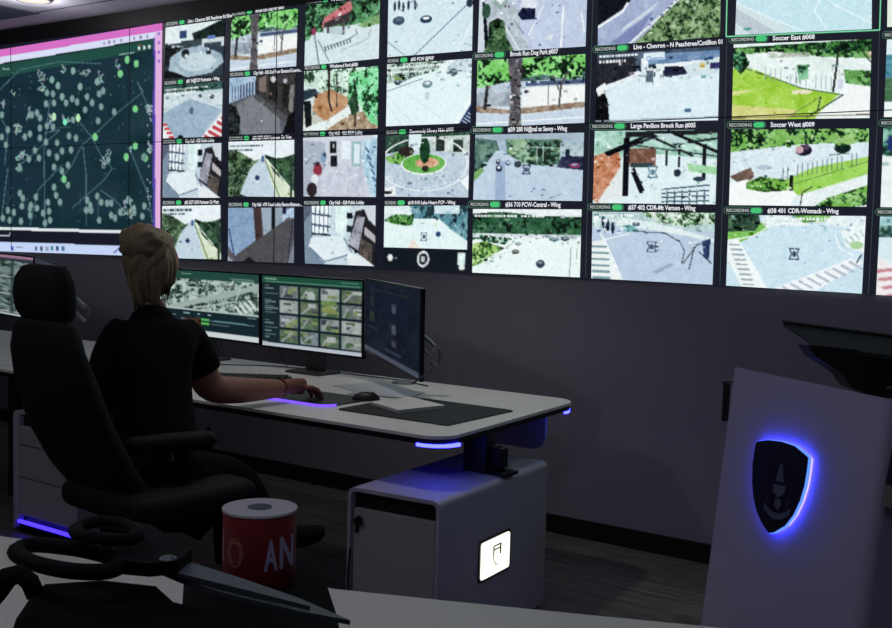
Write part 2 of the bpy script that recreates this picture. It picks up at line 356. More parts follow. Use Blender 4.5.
# ------------------------------------------------------------------ pictures shown by the camera feeds
FEED = {}
def feed(c, r, label, bg, w=None, h=None):
    def deco(fn):
        FEED[(c, r)] = (label, bg, fn, w or int(52+10*c), h or int(46+4.2*c)); return fn
    return deco
@feed(1, 0, 'picture of a street with white awnings and a round driveway at dusk', (60, 75, 85))
def _(s):
    s.r(0, 0, 1, .34, (205, 225, 230), 12).p([(.45, .18), (.6, .14), (1, -.02), (1, .35), (.5, .34)], (38, 52, 50), 14)
    s.r(.25, .12, .36, .26, (60, 80, 120)).r(.27, .3, .62, .44, (70, 85, 90)).p([(0, .32), (.25, .4), (.25, .62), (0, .8)], (40, 45, 48)).l([(0, .33), (.3, .42)], .03, (120, 130, 135))
    s.p([(.1, .6), (.3, .46), (.62, .42), (.95, .6), (1, .75), (.8, .93), (.4, 1), (.08, .85)], (150, 175, 195), 14).e(.55, .72, .3, .17, (176, 200, 214), 8)
    s.r(.62, .3, 1, .47, (190, 205, 210)).r(.66, .38, .95, .46, (70, 80, 95)).r(.72, .26, .85, .33, (90, 120, 190)).e(.35, .55, .07, .09, (50, 60, 72), 10).e(.37, .6, .03, .04, (200, 210, 215)).r(.7, .5, .78, .6, (50, 55, 62)).p([(0, .85), (.2, .9), (.35, .98), (.3, 1), (0, 1)], (28, 34, 36), 6)
@feed(1, 1, 'picture of an empty road crossing with red and white stripes', (160, 185, 205))
def _(s):
    s.r(0, 0, 1, .22, (60, 95, 90), 25).r(.0, .14, 1, .24, (180, 205, 215), 20).r(.0, .25, 1, .42, (190, 208, 216), 14)
    s.p([(0, .48), (.45, .25), (1, .5), (.75, .8), (.68, 1), (.2, 1), (0, .66)], (140, 168, 192), 8).l([(0, .5), (.45, .26), (1, .5)], .02, (205, 220, 228))
    s.p([(0, .66), (.22, 1), (0, 1)], (225, 225, 225)).stripes((0, .74), (.12, .98), 4, .05, (.06, .0), (200, 75, 85)).p([(.65, 1), (1, .56), (1, 1)], (225, 225, 225)).stripes((.72, .98), (1.0, .66), 5, .06, (.16, .1), (190, 70, 80))
    s.e(.48, .5, .035, .07, (85, 110, 135)).car(.62, .24, .03, .03).car(.82, .27, .04, .04).e(.3, 1, .05, .06, (30, 35, 40)).caption(.02, .06, .7)
@feed(1, 2, 'picture of a public lobby with tall windows seen at a tilt', (150, 170, 190))
def _(s): lobby(s, 0)
def lobby(s, big):
    s.r(0, 0, 1, 1, (178, 200, 218), 8).r(0, 0, .12, 1, (95, 105, 125)).p([(.12, .1), (.1, .75), (.3, 1), (.0, 1), (0, .3)], (120, 140, 160))
    s.p([(.12, .0), (.38, .0), (.34, .52), (.12, .5)], (225, 245, 250)); s.l([(.12, .14), (.37, .18)], .03, (70, 85, 110)).l([(.12, .32), (.36, .36)], .03, (70, 85, 110)).l([(.12, .48), (.36, .5)], .035, (50, 60, 80))
    for x in (.17, .23, .29, .35): s.l([(x, 0), (x-.02, .5)], .018, (80, 95, 120))
    s.p([(.44, 0), (.66, 0), (.56, .5), (.44, .45)], (200, 240, 235), 18).p([(.1, .55), (.55, .5), (.6, .8), (.3, .97), (.06, .7)], (205, 225, 235)).l([(.08, .72), (.28, .95), (.68, .8), (.56, .55)], .02, (95, 115, 140))
    s.p([(.62, 1), (.6, .75), (1, .95), (1, 1)], (215, 220, 225)).p([(.72, .1), (.86, .06), (.95, .3), (1, .35), (1, 1), (.62, .68)], (45, 45, 52), 10).p([(.82, .02), (1, 0), (1, .3), (.9, .25)], (190, 195, 210))
    s.p([(.62, .65), (.74, .18), (.85, .2), (.76, .75)], (150, 150, 165), 20).p([(.85, .35), (1, .5), (1, .62), (.84, .48)], (175, 165, 170)).p([(.8, .55), (.96, .65), (.95, .95), (.76, .8)], (95, 88, 82), 26, 24).r(.6, .12, .68, .22, (30, 35, 45)).r(.6, .34, .68, .44, (40, 55, 60))
def wooded_road(s, k=0):
    s.r(0, 0, 1, .4, (215, 230, 240), 10).tree([(0, .14), (.18, .2), (.4, .36), (.55, .3), (1, .32), (1, 1), (0, 1)], (78, 104, 80), (108, 138, 100), 10, .56)
    s.tree([(.55, .25), (.75, .34), (1, .25), (1, .95), (.85, .85), (.6, .45)], (56, 88, 68), (82, 118, 86), 10, .6)
    s.p([(.5, .3), (.56, .3), (.6, .45), (.82, 1), (.3, 1), (.18, .95), (.33, .5)], (172, 196, 218), 6).p([(.56, .32), (.6, .33), (.68, .55), (1, .9), (1, 1), (.72, 1), (.62, .6)], (205, 222, 170), 8).l([(.56, .36), (.78, 1)], .02, (95, 125, 75))
    s.l([(.58, .34), (.95, .85)], .02, (235, 240, 215)).e(.44, .66, .035, .045, (50, 70, 105)).e(.52, .33, .025, .06, (80, 110, 150)).r(.93, .3, .97, 1, (60, 75, 70)).caption(.02, .07, .5, (60, 80, 90))
@feed(1, 3, 'picture of a road curving away through trees, leftmost of the bottom row', (200, 220, 230))
def _(s): wooded_road(s)
@feed(2, 0, 'picture of a dog park road behind a tree trunk, second column', (190, 210, 220))
def _(s): dogpark(s)
def dogpark(s):
    s.r(0, 0, 1, .55, (90, 120, 120), 30).r(0, .35, 1, .5, (170, 190, 210), 20).r(.45, .36, 1, .42, (80, 95, 130)).r(.42, .44, 1, .72, (235, 240, 235), 8)
    s.tree([(0, 0), (1, 0), (1, .3), (.85, .36), (.6, .26), (.3, .34), (0, .42)], (50, 100, 60), (130, 220, 110), 10, .47)
    s.r(0, .5, .4, .7, (150, 160, 175), 25).p([(0, .68), (.3, .76), (.6, .72), (1, .68), (1, .76), (.5, .82), (0, .8)], (150, 130, 110), 30, 20).p([(0, .78), (.5, .84), (1, .76), (1, 1), (0, 1)], (178, 196, 226), 6).l([(0, .95), (1, .9)], .02, (225, 235, 245))
    s.p([(.28, .0), (.42, 0), (.4, .5), (.42, 1), (.3, 1), (.32, .5)], (98, 95, 100), 26, 22).l([(.08, .72), (.1, .4)], .05, (60, 62, 66)).l([(.76, .74), (.78, .4), (.84, .25)], .03, (90, 90, 90)).l([(.76, .5), (.7, .28)], .02, (100, 95, 95)).l([(.66, .7), (.66, .4)], .012, (80, 80, 90)).car(.46, .52, .04, .06, (215, 225, 235), (60, 70, 90))
@feed(2, 1, 'dim picture of an empty corridor with lift doors', (95, 100, 110))
def _(s):
    s.p([(0, 0), (.45, 0), (.4, .3), (0, .45)], (150, 180, 215), 22).stripes((.05, .18), (.4, .1), 9, .025, (.0, .22), (60, 75, 105)).p([(.4, 0), (1, 0), (1, .9), (.62, .5), (.4, .3)], (70, 68, 68), 12)
    s.p([(.45, .05), (.55, .0), (.56, .3), (.45, .26)], (125, 112, 108)).p([(.6, .08), (.72, .1), (.74, .5), (.6, .38)], (50, 48, 46)).e(.66, .08, .04, .05, (190, 190, 200)).p([(.8, .15), (.9, .2), (.9, .6), (.8, .5)], (48, 46, 44)).e(.84, .12, .03, .04, (170, 170, 180)).p([(.92, .2), (.98, .2), (.96, .7), (.9, .6)], (130, 125, 125))
    s.p([(.12, .48), (.4, .3), (.75, .62), (.8, 1), (.2, 1)], (122, 126, 132), 5).p([(.4, .3), (.9, .72), (.85, .82), (.36, .36)], (88, 90, 94)).tree([(0, .45), (.1, .5), (.18, .7), (.16, 1), (0, 1)], (35, 42, 44), (60, 70, 72)).p([(.9, .7), (1, .6), (1, 1), (.82, 1)], (28, 28, 34))
@feed(2, 2, 'picture of a road curving away through trees, second column, third row', (200, 220, 230))
def _(s): wooded_road(s)
@feed(2, 3, 'dim picture of a hallway with a tall brown door', (100, 98, 105))
def _(s):
    s.p([(0, 0), (.38, 0), (.44, .58), (.1, .9), (0, .7)], (122, 150, 190), 8).p([(.38, 0), (.5, 0), (.52, .52), (.42, .62)], (78, 62, 62)).p([(.5, 0), (.66, 0), (.66, .42), (.54, .52)], (145, 160, 180)).r(.66, 0, .71, .4, (40, 40, 52)).p([(.71, 0), (.84, 0), (.8, .3), (.71, .38)], (140, 155, 172)).p([(.84, .05), (1, 0), (1, .2), (.9, .18), (.8, .3)], (150, 180, 225), 20).r(.82, 0, .88, .12, (35, 40, 75))
    s.p([(.1, 1), (.12, .88), (.8, .28), (.98, .22), (1, .5), (.85, 1)], (88, 88, 92), 5).p([(.9, 1), (1, .6), (1, 1)], (120, 130, 145)).l([(.02, .4), (.1, .92)], .02, (40, 55, 110)).l([(.98, .22), (.9, 1)], .02, (50, 55, 75)).p([(.22, 1), (.32, .9), (.42, 1)], (40, 40, 46)).stripes((.0, .9), (.06, .97), 3, .02, (.0, .1), (190, 215, 245))
@feed(3, 0, 'picture of a park forecourt with a red tiled roof', (195, 220, 225))
def _(s):
    s.tree([(0, 0), (1, 0), (1, .38), (.6, .4), (.25, .5), (0, .6)], (50, 90, 65), (100, 160, 110), 11, .52).p([(.7, .42), (1, .26), (1, .46), (.8, .48)], (130, 170, 115), 14)
    s.p([(.22, .42), (.25, .25), (.6, .0), (.63, .12), (.6, .18), (.3, .33)], (205, 110, 115), 8).p([(.25, .33), (.6, .18), (.6, .34), (.27, .42)], (72, 66, 68)).r(.25, .4, .55, .56, (170, 190, 200), 16).r(.5, .3, .53, .56, (90, 90, 95)).r(.29, .4, .32, .58, (80, 80, 90))
    s.p([(.12, .45), (.5, .55), (1, .42), (1, 1), (0, 1), (.02, .66)], (192, 218, 226), 6).l([(.13, .5), (.2, 1)], .025, (110, 130, 140)).l([(.18, .6), (.33, .95)], .02, (120, 140, 150)).stripes((.27, .72), (.6, .62), 9, .02, (.015, .06), (60, 75, 80)).l([(.27, .73), (.6, .62), (.7, .55), (.68, .48)], .015, (110, 130, 135)).l([(.5, .8), (.85, .65), (.88, .5)], .012, (140, 160, 165)).e(.12, .45, .03, .06, (150, 60, 90))
@feed(3, 1, 'picture of a park path between leafy trees and brown mulch', (190, 190, 170))
def _(s):
    s.tree([(0, 0), (1, 0), (1, .7), (.0, .4)], (110, 160, 120), (195, 235, 205), 12, .45).p([(0, .25), (.2, .3), (.35, .5), (.3, .72), (.1, .7), (0, .6)], (195, 225, 225), 10)
    s.p([(.15, .42), (.35, .32), (.62, .5), (.55, .68), (.3, .85), (.12, .68)], (190, 140, 100), 22, 18).p([(.0, .92), (.3, .84), (.75, .52), (1, .55), (1, 1), (0, 1)], (215, 232, 225), 6).p([(.3, 1), (.62, .75), (.95, .68), (1, 1)], (165, 140, 112), 34, 22)
    s.tree([(.6, .1), (1, .0), (1, .95), (.9, .9), (.75, .6), (.6, .6)], (60, 140, 85), (120, 235, 150), 12, .45).l([(.7, .95), (.69, .4), (.67, .2)], .03, (45, 50, 48)).l([(.38, .68), (.34, .5), (.34, .0)], .035, (60, 52, 50)).l([(.45, .62), (.44, .1)], .02, (60, 60, 55)).p([(0, .32), (.16, .3), (.2, .4), (0, .5)], (50, 70, 80)).p([(.0, .5), (.1, .5), (.12, .9), (.04, .95)], (30, 40, 44)).p([(.6, .55), (.7, .3), (.75, .7), (.65, .78)], (50, 85, 60), 25)
@feed(3, 2, 'picture of a bright lobby with two seated visitors', (190, 195, 215))
def _(s):
    s.p([(0, .05), (.3, .1), (.3, .5), (.1, .95), (0, 1)], (160, 168, 188), 5).p([(.3, .5), (.8, .4), (.85, 1), (.1, 1)], (186, 186, 212), 14).r(.35, .05, .47, .5, (190, 195, 205)).r(.36, .08, .45, .28, (40, 42, 50)).r(.37, .32, .46, .5, (42, 44, 52)).r(.4, .12, .42, .2, (180, 190, 190))
    s.r(.52, .08, .64, .38, (206, 226, 244)).r(.66, .1, .78, .5, (140, 175, 185)).r(.69, .14, .76, .46, (196, 224, 236)).p([(.8, .1), (1, .05), (1, 1), (.92, .95), (.8, .45)], (150, 195, 225), 30, 16).stripes((.84, .2), (.98, .8), 6, .03, (.05, .08), (70, 110, 150))
    s.e(.28, .34, .04, .1, (120, 150, 190)).e(.29, .3, .02, .03, (70, 60, 60)).e(.2, .55, .06, .1, (150, 60, 80)).e(.2, .45, .03, .04, (60, 50, 50)).e(.16, .7, .05, .08, (210, 215, 220)).e(.12, .88, .07, .12, (60, 50, 55)).l([(.03, .45), (.14, .3)], .012, (110, 120, 140))
@feed(3, 3, 'picture of a public lobby with tall windows, right of the dim hallway picture', (150, 170, 190))
def _(s): lobby(s, 1)
@feed(4, 0, 'picture of a pale junction with a white car and people', (190, 222, 232), 110, 84)
def _(s):
    s.r(0, 0, 1, .26, (150, 175, 185), 30).p([(0, .2), (.4, .18), (1, .22), (1, 1), (0, 1)], (188, 221, 236), 5)
    for x in (.08, .13, .18, .24, .32): s.e(x, .3+.02*math.sin(x*40), .014, .07, (55, 70, 90))
    for x in (.55, .62, .9): s.e(x, .2, .012, .05, (80, 90, 110))
    s.car(.13, .5, .07, .06, (70, 90, 115), (95, 115, 135)).car(.45, .51, .07, .055, (50, 75, 100), (235, 245, 248)).e(.96, .33, .04, .06, (55, 70, 90)).l([(.32, 1), (.93, .35)], .012, (80, 110, 140)).l([(.0, .78), (.2, .98)], .012, (120, 150, 170)).l([(.82, 1), (1, .6)], .015, (230, 240, 240)).stripes((.86, .98), (.96, .8), 3, .02, (.1, .04), (150, 185, 200)).l([(.42, .75), (.56, .62)], .008, (150, 180, 190))
@feed(4, 1, 'picture of a wide pale junction under a white caption', (205, 235, 238), 110, 76)
def _(s):
    s.tree([(0, 0), (.7, 0), (.55, .2), (.2, .32), (0, .3)], (90, 120, 115), (170, 200, 180), 14, .5).p([(.0, .42), (.3, .24), (.7, .12), (1, .2), (1, .9), (.86, 1), (0, 1)], (206, 238, 242), 4).r(.7, 0, 1, .2, (180, 205, 215), 26)
    s.car(.48, .36, .06, .06, (110, 140, 150), (200, 220, 225)).e(.48, .54, .03, .07, (175, 205, 215)).l([(0, .44), (.42, .27)], .015, (120, 150, 160)).l([(.0, .5), (.35, 1)], .008, (165, 200, 210)).l([(.0, .62), (.2, 1)], .008, (165, 200, 210)).l([(.25, .5), (.7, .95)], .008, (170, 205, 215)).l([(.82, .98), (1, .62)], .02, (240, 250, 250)).p([(.86, 1), (1, .7), (1, 1)], (50, 70, 110)).stripes((.9, .95), (.97, .84), 4, .014, (.07, .06), (190, 205, 225))
    s.car(.13, .3, .04, .05, (60, 80, 90)).p([(.08, .18), (.2, .26), (.1, .27)], (130, 160, 90)).caption(.0, .05, .7).e(.78, .2, .05, .06, (90, 110, 120))
@feed(4, 2, 'picture of a roundabout driveway with a flower bed', (180, 200, 215), 110, 76)
def _(s):
    s.r(0, 0, 1, .32, (60, 90, 75), 22).r(.28, 0, .42, .4, (200, 228, 235)).r(.5, .05, 1, .32, (190, 205, 200), 28).r(.6, .08, .7, .28, (55, 65, 60)).r(.8, .12, .92, .3, (60, 75, 65)).p([(0, .3), (.3, .25), (.75, .3), (1, .4), (1, 1), (0, 1)], (170, 190, 214), 15, 26)
    s.tree([(0, .36), (.15, .28), (.42, .34), (.3, .5), (.05, .45)], (80, 140, 70), (130, 190, 90), 10).e(.46, .48, .27, .17, (218, 228, 222)).e(.46, .47, .25, .15, (100, 175, 80), 14).e(.5, .46, .14, .08, (215, 150, 110), 32, 26).e(.48, .55, .04, .05, (60, 60, 50)).e(.47, .27, .06, .2, (32, 75, 50), 14).e(.25, .27, .09, .08, (60, 50, 50), 12)
    s.p([(.9, .75), (1, .65), (1, .9)], (225, 235, 240)).p([(0, .85), (.12, .82), (.14, .97), (0, 1)], (225, 230, 230)).e(.04, .93, .05, .03, (50, 55, 60)).e(.3, .78, .03, .02, (110, 125, 140)).ring(.46, .48, .52, .42, .025, (212, 222, 226))
@feed(4, 3, 'picture of a foggy pale road, above a strip of round controls', (195, 225, 228), 110, 50)
def _(s):
    s.tree([(.3, 0), (1, 0), (1, .8), (.8, .55), (.6, .3), (.35, .3)], (95, 145, 160), (130, 175, 185), 8, .6).r(.6, .0, .9, .2, (180, 215, 235), 12).tree([(.1, .22), (.36, .2), (.34, .45), (.2, .5), (0, .35)], (70, 130, 70), (120, 180, 90), 12)
    s.p([(0, .4), (.35, .5), (.4, .3), (.65, .3), (.95, .8), (1, 1), (0, 1)], (205, 238, 240), 6).e(.65, .66, .03, .06, (50, 80, 120)).e(.8, .9, .04, .08, (210, 240, 240)).p([(.28, 1), (.36, .75), (.42, 1)], (240, 205, 185)).reticle(.48, .72, .05).e(.62, .45, .03, .06, (210, 235, 190)).caption(.01, .06, .34)
@feed(5, 0, 'picture of a lilac car park with a dark van and a clipped shrub', (175, 185, 225), 124, 84)
def _(s):
    s.p([(0, 0), (1, 0), (1, 1), (0, 1)], (172, 184, 226), 7).p([(0, .3), (.07, 0), (.2, .2), (.4, .5), (.38, .75), (.5, .97), (0, 1)], (170, 180, 195), 18, 20).p([(.0, 1), (0, .2), (.03, .3), (.07, .95)], (190, 200, 215)).p([(.03, .3), (.05, .3), (.1, .85), (.07, .98)], (20, 28, 40))
    s.e(.07, .45, .04, .1, (60, 95, 80), 12).tree([(.1, .6), (.18, .55), (.24, .6), (.26, .8), (.34, 1), (.06, 1), (.1, .8)], (62, 98, 66), (85, 120, 80), 12, .6).l([(.26, .7), (.38, .98)], .02, (210, 215, 225)).p([(.12, .35), (.22, .18), (.32, .25), (.2, .45)], (140, 165, 160)).p([(.15, .3), (.22, .22), (.28, .26), (.2, .38)], (215, 225, 220))
    s.p([(.38, .45), (.42, .2), (.52, .15), (.54, .4), (.5, .55)], (205, 212, 235), 10).p([(.36, .52), (.4, .44), (.52, .46), (.52, .6), (.4, .6)], (30, 38, 75), 14).l([(.47, .8), (.6, .42)], .02, (225, 230, 240)).l([(.77, .98), (.78, .46)], .022, (230, 235, 245)).l([(.98, .8), (.95, .55)], .02, (225, 230, 245)).l([(.33, .6), (.42, .78)], .015, (120, 130, 150)).p([(.6, .85), (.7, .8), (.68, .9)], (200, 210, 225)).e(.9, .24, .1, .07, (50, 55, 95), 14)
@feed(5, 1, 'picture of a dog park road behind a tree trunk, right half of the wall', (190, 210, 220), 124, 76)
def _(s): dogpark(s)
@feed(5, 2, 'picture of a hazy junction with cars queuing beside woods', (150, 175, 205), 124, 76)
def _(s):
    s.r(0, 0, 1, .1, (150, 170, 190), 8).tree([(0, .05), (.2, .1), (.24, .3), (.1, .55), (0, .62)], (80, 115, 110), (100, 135, 120), 8, .62).tree([(.28, .08), (.8, .1), (.85, .45), (.5, .5), (.3, .35)], (85, 125, 105), (135, 170, 130), 9, .55).r(.78, .15, 1, .42, (150, 175, 185), 26).p([(.8, .35), (1, .35), (1, .55), (.75, .52)], (60, 65, 95), 22)
    s.p([(.2, .25), (.25, .25), (.45, .45), (1, .55), (1, 1), (0, 1), (0, .7)], (168, 192, 224), 6).p([(.2, .45), (.28, .4), (.3, 1), (.2, 1)], (140, 165, 205)).p([(0, .6), (.06, .5), (.1, .55), (0, .72)], (120, 170, 100))
    s.car(.22, .42, .02, .04, (55, 65, 95), (190, 200, 215)).car(.23, .52, .03, .05, (45, 55, 80), (210, 220, 230)).car(.31, .44, .025, .04, (90, 110, 150), (200, 215, 230)).e(.4, .46, .035, .05, (65, 75, 90)).reticle(.48, .54, .035).l([(.45, .2), (.82, .23)], .012, (160, 190, 180)).l([(.57, .2), (.57, .42)], .012, (190, 215, 215)).l([(.63, .2), (.63, .45)], .012, (195, 215, 225)).r(.83, .24, .87, .4, (40, 50, 80)).car(.92, .48, .05, .04, (150, 60, 110)).e(.33, .22, .012, .02, (220, 235, 240)).l([(.7, .96), (.8, .9)], .012, (110, 130, 160))
@feed(5, 3, 'picture of a bright empty car park edged by dark trees', (215, 240, 235), 124, 76)
def _(s):
    s.r(0, 0, 1, .1, (215, 225, 230), 20).tree([(0, .08), (.25, .04), (.6, .1), (1, .12), (1, .42), (0, .48)], (52, 98, 72), (75, 125, 90), 10, .58).r(0, .38, 1, .44, (190, 205, 210), 36).p([(0, .5), (.3, .42), (1, .44), (1, 1), (0, 1)], (216, 244, 238), 3)
    s.tree([(0, .55), (.12, .5), (.3, .6), (.2, .7), (.08, .85), (0, .9)], (90, 140, 75), (160, 205, 100), 12).tree([(.05, .4), (.35, .44), (.3, .55), (.1, .5)], (70, 120, 95), (160, 200, 170), 12).car(.63, .82, .04, .06, (60, 75, 95), (120, 140, 150)).car(.4, .65, .035, .035, (95, 105, 90)).car(.75, .45, .05, .03, (110, 140, 150)).car(.85, .44, .04, .03, (60, 85, 100)).l([(.91, .55), (.9, 1)], .01, (110, 130, 120)).l([(.97, .48), (.96, .8)], .008, (120, 140, 140)).car(.42, .53, .03, .03, (150, 160, 160)).l([(.05, .8), (.35, .65)], .012, (185, 205, 195)).caption(.02, .02, .9)
@feed(6, 0, 'picture of a road beside a large green lawn', (150, 160, 205), 134, 86)
def _(s):
    s.p([(0, .4), (.35, 0), (.75, 0), (.28, 1), (0, 1)], (150, 162, 205), 9).tree([(.3, 1), (.42, .85), (.7, .4), (1, .3), (1, 1)], (95, 130, 88), (135, 165, 115), 18, .5).l([(.26, 1), (.74, .4)], .022, (225, 232, 235)).p([(0, .4), (0, .75), (.22, .55), (.3, .4)], (28, 32, 44)).l([(0, .77), (.2, .6), (.24, .5)], .028, (235, 238, 240)).p([(.1, .98), (.45, .62), (.36, .85), (.25, 1)], (120, 130, 180)).p([(.2, .8), (.5, .5), (.45, .6), (.2, .85)], (185, 195, 225))
@feed(6, 1, 'picture of a petrol station forecourt under a canopy at night', (190, 215, 230), 134, 78)
def _(s):
    s.r(0, 0, 1, .42, (70, 85, 105), 22).p([(.38, .05), (1, .05), (1, .18), (.4, .2)], (110, 140, 180), 16).p([(0, .1), (.3, .08), (.33, .3), (.1, .45), (0, .5)], (48, 50, 60), 12).r(.38, .03, .55, .13, (200, 225, 240)).p([(.28, .3), (.55, .2), (1, .16), (1, .21), (.5, .3), (.28, .36)], (225, 235, 240)).r(.36, .1, .42, .35, (205, 225, 235), 20).r(.55, .24, .75, .36, (48, 52, 80), 12)
    s.p([(.02, .48), (.3, .35), (.6, .38), (1, .3), (1, 1), (.12, 1)], (196, 226, 244), 5).p([(.7, .24), (1, .14), (1, .36), (.76, .4)], (190, 215, 225)).r(.84, .22, .88, .28, (225, 190, 90)).r(.92, .22, 1, .3, (60, 60, 110)).r(.48, .2, .54, .52, (215, 230, 235), 14).r(.4, .28, .46, .44, (90, 105, 120), 20).p([(0, .55), (.06, .5), (.1, .7), (.12, 1), (0, 1)], (24, 26, 32), 6).p([(.0, .5), (.07, .42), (.1, .52), (.02, .62)], (225, 235, 240)).p([(.1, .45), (.28, .34), (.32, .38), (.12, .5)], (220, 230, 235)).e(.75, .85, .03, .03, (80, 110, 150)).l([(.0, .97), (1, .95)], .018, (140, 150, 165)).caption(.02, .03, .3)
    V, F = text_verts('Chevron')
@feed(6, 2, 'picture of a timber park pavilion with picnic tables', (200, 225, 225), 134, 78)
def _(s):
    s.r(0, 0, 1, .4, (150, 205, 180), 26).p([(0, .5), (.35, .3), (1, .4), (1, 1), (0, 1)], (200, 232, 238), 6).p([(0, .35), (.2, .25), (.22, .5), (.05, 1), (0, .95)], (200, 130, 95), 26, 24).p([(.1, 1), (.04, .98), (.22, .5), (.24, .9)], (215, 220, 220)).r(.28, .25, .5, .48, (130, 95, 80), 26, 24).r(.3, .44, .48, .5, (60, 80, 85))
    s.p([(.08, .3), (.45, .04), (.5, .04), (.12, .36)], (22, 26, 34)).p([(.25, .02), (1, .0), (1, .05), (.7, .08), (.25, .1)], (40, 46, 52)).l([(.2, .28), (.6, .02)], .03, (30, 34, 42)).l([(.6, .02), (1, .3)], .04, (28, 32, 42)).l([(.5, .12), (.8, .35)], .03, (34, 40, 46)).l([(.65, .2), (1, .12)], .03, (40, 46, 52)).l([(.3, .2), (.48, .24), (1, .36)], .018, (60, 70, 76)).p([(.48, .05), (.62, .05), (.78, .2), (.6, .16)], (170, 205, 205))
    s.r(.24, .1, .285, .9, (22, 24, 38)).r(.58, .28, .6, .48, (36, 46, 50)).r(.68, .2, .7, .5, (40, 50, 54)).r(.88, .2, .91, .66, (30, 36, 44)).p([(.33, .5), (.42, .82), (.38, .86), (.3, .55)], (28, 30, 40)).e(.68, .58, .03, .05, (50, 60, 80)).p([(.75, .45), (1, .5), (1, .6), (.78, .56)], (150, 220, 150), 12)
    for k in range(4): s.l([(.56, .8+.055*k), (.94, .74+.07*k)], .02, (70, 100, 120)); s.stripes((.6, .82+.05*k), (.9, .8+.05*k), 6, .012, (.01, .06), (50, 70, 90))
    s.reticle(.48, .57, .04, (90, 130, 150)).e(.86, .66, .05, .03, (60, 70, 90))
@feed(6, 3, 'picture of a lilac junction with zebra stripes at its left edge', (165, 185, 220), 134, 78)
def _(s):
    s.r(0, 0, 1, .26, (165, 200, 200), 26).tree([(.4, 0), (1, 0), (1, .16), (.7, .2), (.5, .12)], (110, 155, 110), (190, 215, 190), 14).p([(.0, .3), (.25, .22), (.6, .28), (1, .4), (1, 1), (0, 1)], (165, 188, 224), 5).p([(.2, .2), (.5, .26), (.8, .34), (1, .42), (1, .36), (.5, .15), (.2, .08)], (205, 228, 228), 8).p([(0, .45), (.1, .42), (.25, 1), (0, 1)], (222, 235, 232)).stripes((.0, .52), (.02, .98), 6, .035, (.13, .0), (120, 150, 160))
    s.l([(.1, .4), (.26, 1)], .02, (235, 242, 242)).l([(.02, .15), (.1, .42), (.3, .32)], .02, (220, 235, 235)).l([(.3, .28), (.6, .3), (.72, .42), (.76, .55), (.74, .72)], .012, (50, 65, 80)).l([(.75, .72), (.86, .45), (.92, .42)], .012, (40, 55, 75)).l([(.8, .8), (.84, .48)], .014, (40, 55, 75)).p([(.9, .4), (.97, .36), (.96, .65), (.92, .62)], (55, 75, 115), 16).l([(.88, .55), (.98, .7)], .014, (40, 50, 75))
    for x, y in ((.09, .14), (.13, .2), (.17, .24)): s.e(x, y, .014, .09, (40, 55, 90))
    s.e(.3, .24, .06, .05, (110, 175, 175)).car(.36, .18, .03, .03, (70, 90, 120)).reticle(.49, .5, .04).p([(.5, .86), (.65, .72), (.68, .74), (.54, .88)], (140, 160, 190)).caption(.02, .04, .3)
@feed(7, 0, 'picture of a blue sports court with white lines, framed in green', (165, 220, 240), 144, 84)
def _(s):
    s.r(0, 0, 1, 1, (166, 220, 242), 3).p([(0, .6), (.42, .98), (.0, 1)], (190, 215, 220)).p([(0, .68), (.3, .98), (.12, 1), (0, .85)], (175, 185, 200)).l([(0, .62), (.3, .85), (.5, .98)], .014, (215, 240, 245)).l([(.74, .52), (.62, .62), (.58, .76), (.66, .95)], .016, (215, 245, 245)).l([(.66, .62), (.74, .72), (1, .93)], .014, (215, 245, 245)).l([(.74, .72), (.92, .55)], .012, (205, 238, 242)).l([(.88, .62), (1, .68)], .01, (205, 238, 242)).l([(.94, .93), (1, .85)], .014, (210, 240, 245)).l([(.55, .5), (1, .42)], .012, (120, 170, 190)).e(.09, .93, .03, .02, (90, 160, 150)).l([(0, .45), (.4, .4)], .012, (130, 175, 190))
@feed(7, 1, 'picture of a green football pitch behind a fence and a path', (215, 240, 235), 144, 80)
def _(s):
    s.tree([(0, .05), (1, 0), (1, .25), (.6, .2), (.3, .14), (0, .2)], (45, 90, 55), (110, 170, 95), 14, .5).p([(0, .15), (.3, .12), (.7, .22), (1, .3), (1, .55), (.6, .5), (0, .45)], (214, 236, 228), 12).r(.25, .14, .55, .2, (170, 180, 160), 26).p([(0, .32), (.1, .3), (.5, .6), (.78, .68), (.6, 1), (0, 1)], (160, 215, 60), 16, 10).p([(0, .8), (.5, .88), (.4, 1), (0, 1)], (215, 215, 100), 10).p([(0, .62), (.2, .6), (.3, .55), (.0, .68)], (225, 225, 110)).e(.5, .65, .08, .03, (235, 220, 150))
    s.p([(.78, .68), (.82, .55), (1, .56), (1, .96), (.6, .97)], (232, 242, 238), 3).l([(.1, .33), (.5, .6), (.8, .7)], .012, (70, 100, 90)).l([(.8, .7), (.55, .97)], .016, (40, 60, 60)).l([(.4, .97), (.64, .72)], .01, (100, 130, 70)).l([(.64, .72), (.62, .9)], .016, (50, 65, 65)).stripes((.2, .3), (.75, .48), 16, .008, (.0, .17), (140, 165, 165)).tree([(0, .12), (.08, .1), (.12, .28), (.06, .4), (0, .3)], (50, 100, 70), (100, 170, 120), 12)
    s.tree([(.8, .38), (1, .4), (1, .6), (.82, .55)], (60, 110, 60), (110, 170, 95), 14).l([(.73, .65), (.76, .15)], .03, (50, 55, 58)).tree([(.46, .3), (.54, .3), (.55, .48), (.48, .5)], (80, 150, 110), (130, 200, 150)).p([(.88, .0), (1, 0), (1, .25)], (190, 160, 130)).l([(.86, 0), (1, .3)], .014, (60, 50, 45)).r(.76, .5, .8, .62, (190, 195, 230)).l([(0, .97), (1, .95)], .014, (110, 90, 70)).tree([(.0, .05), (1, 0), (1, .16), (.35, .08)], (35, 75, 45), (80, 140, 75), 16, .56)
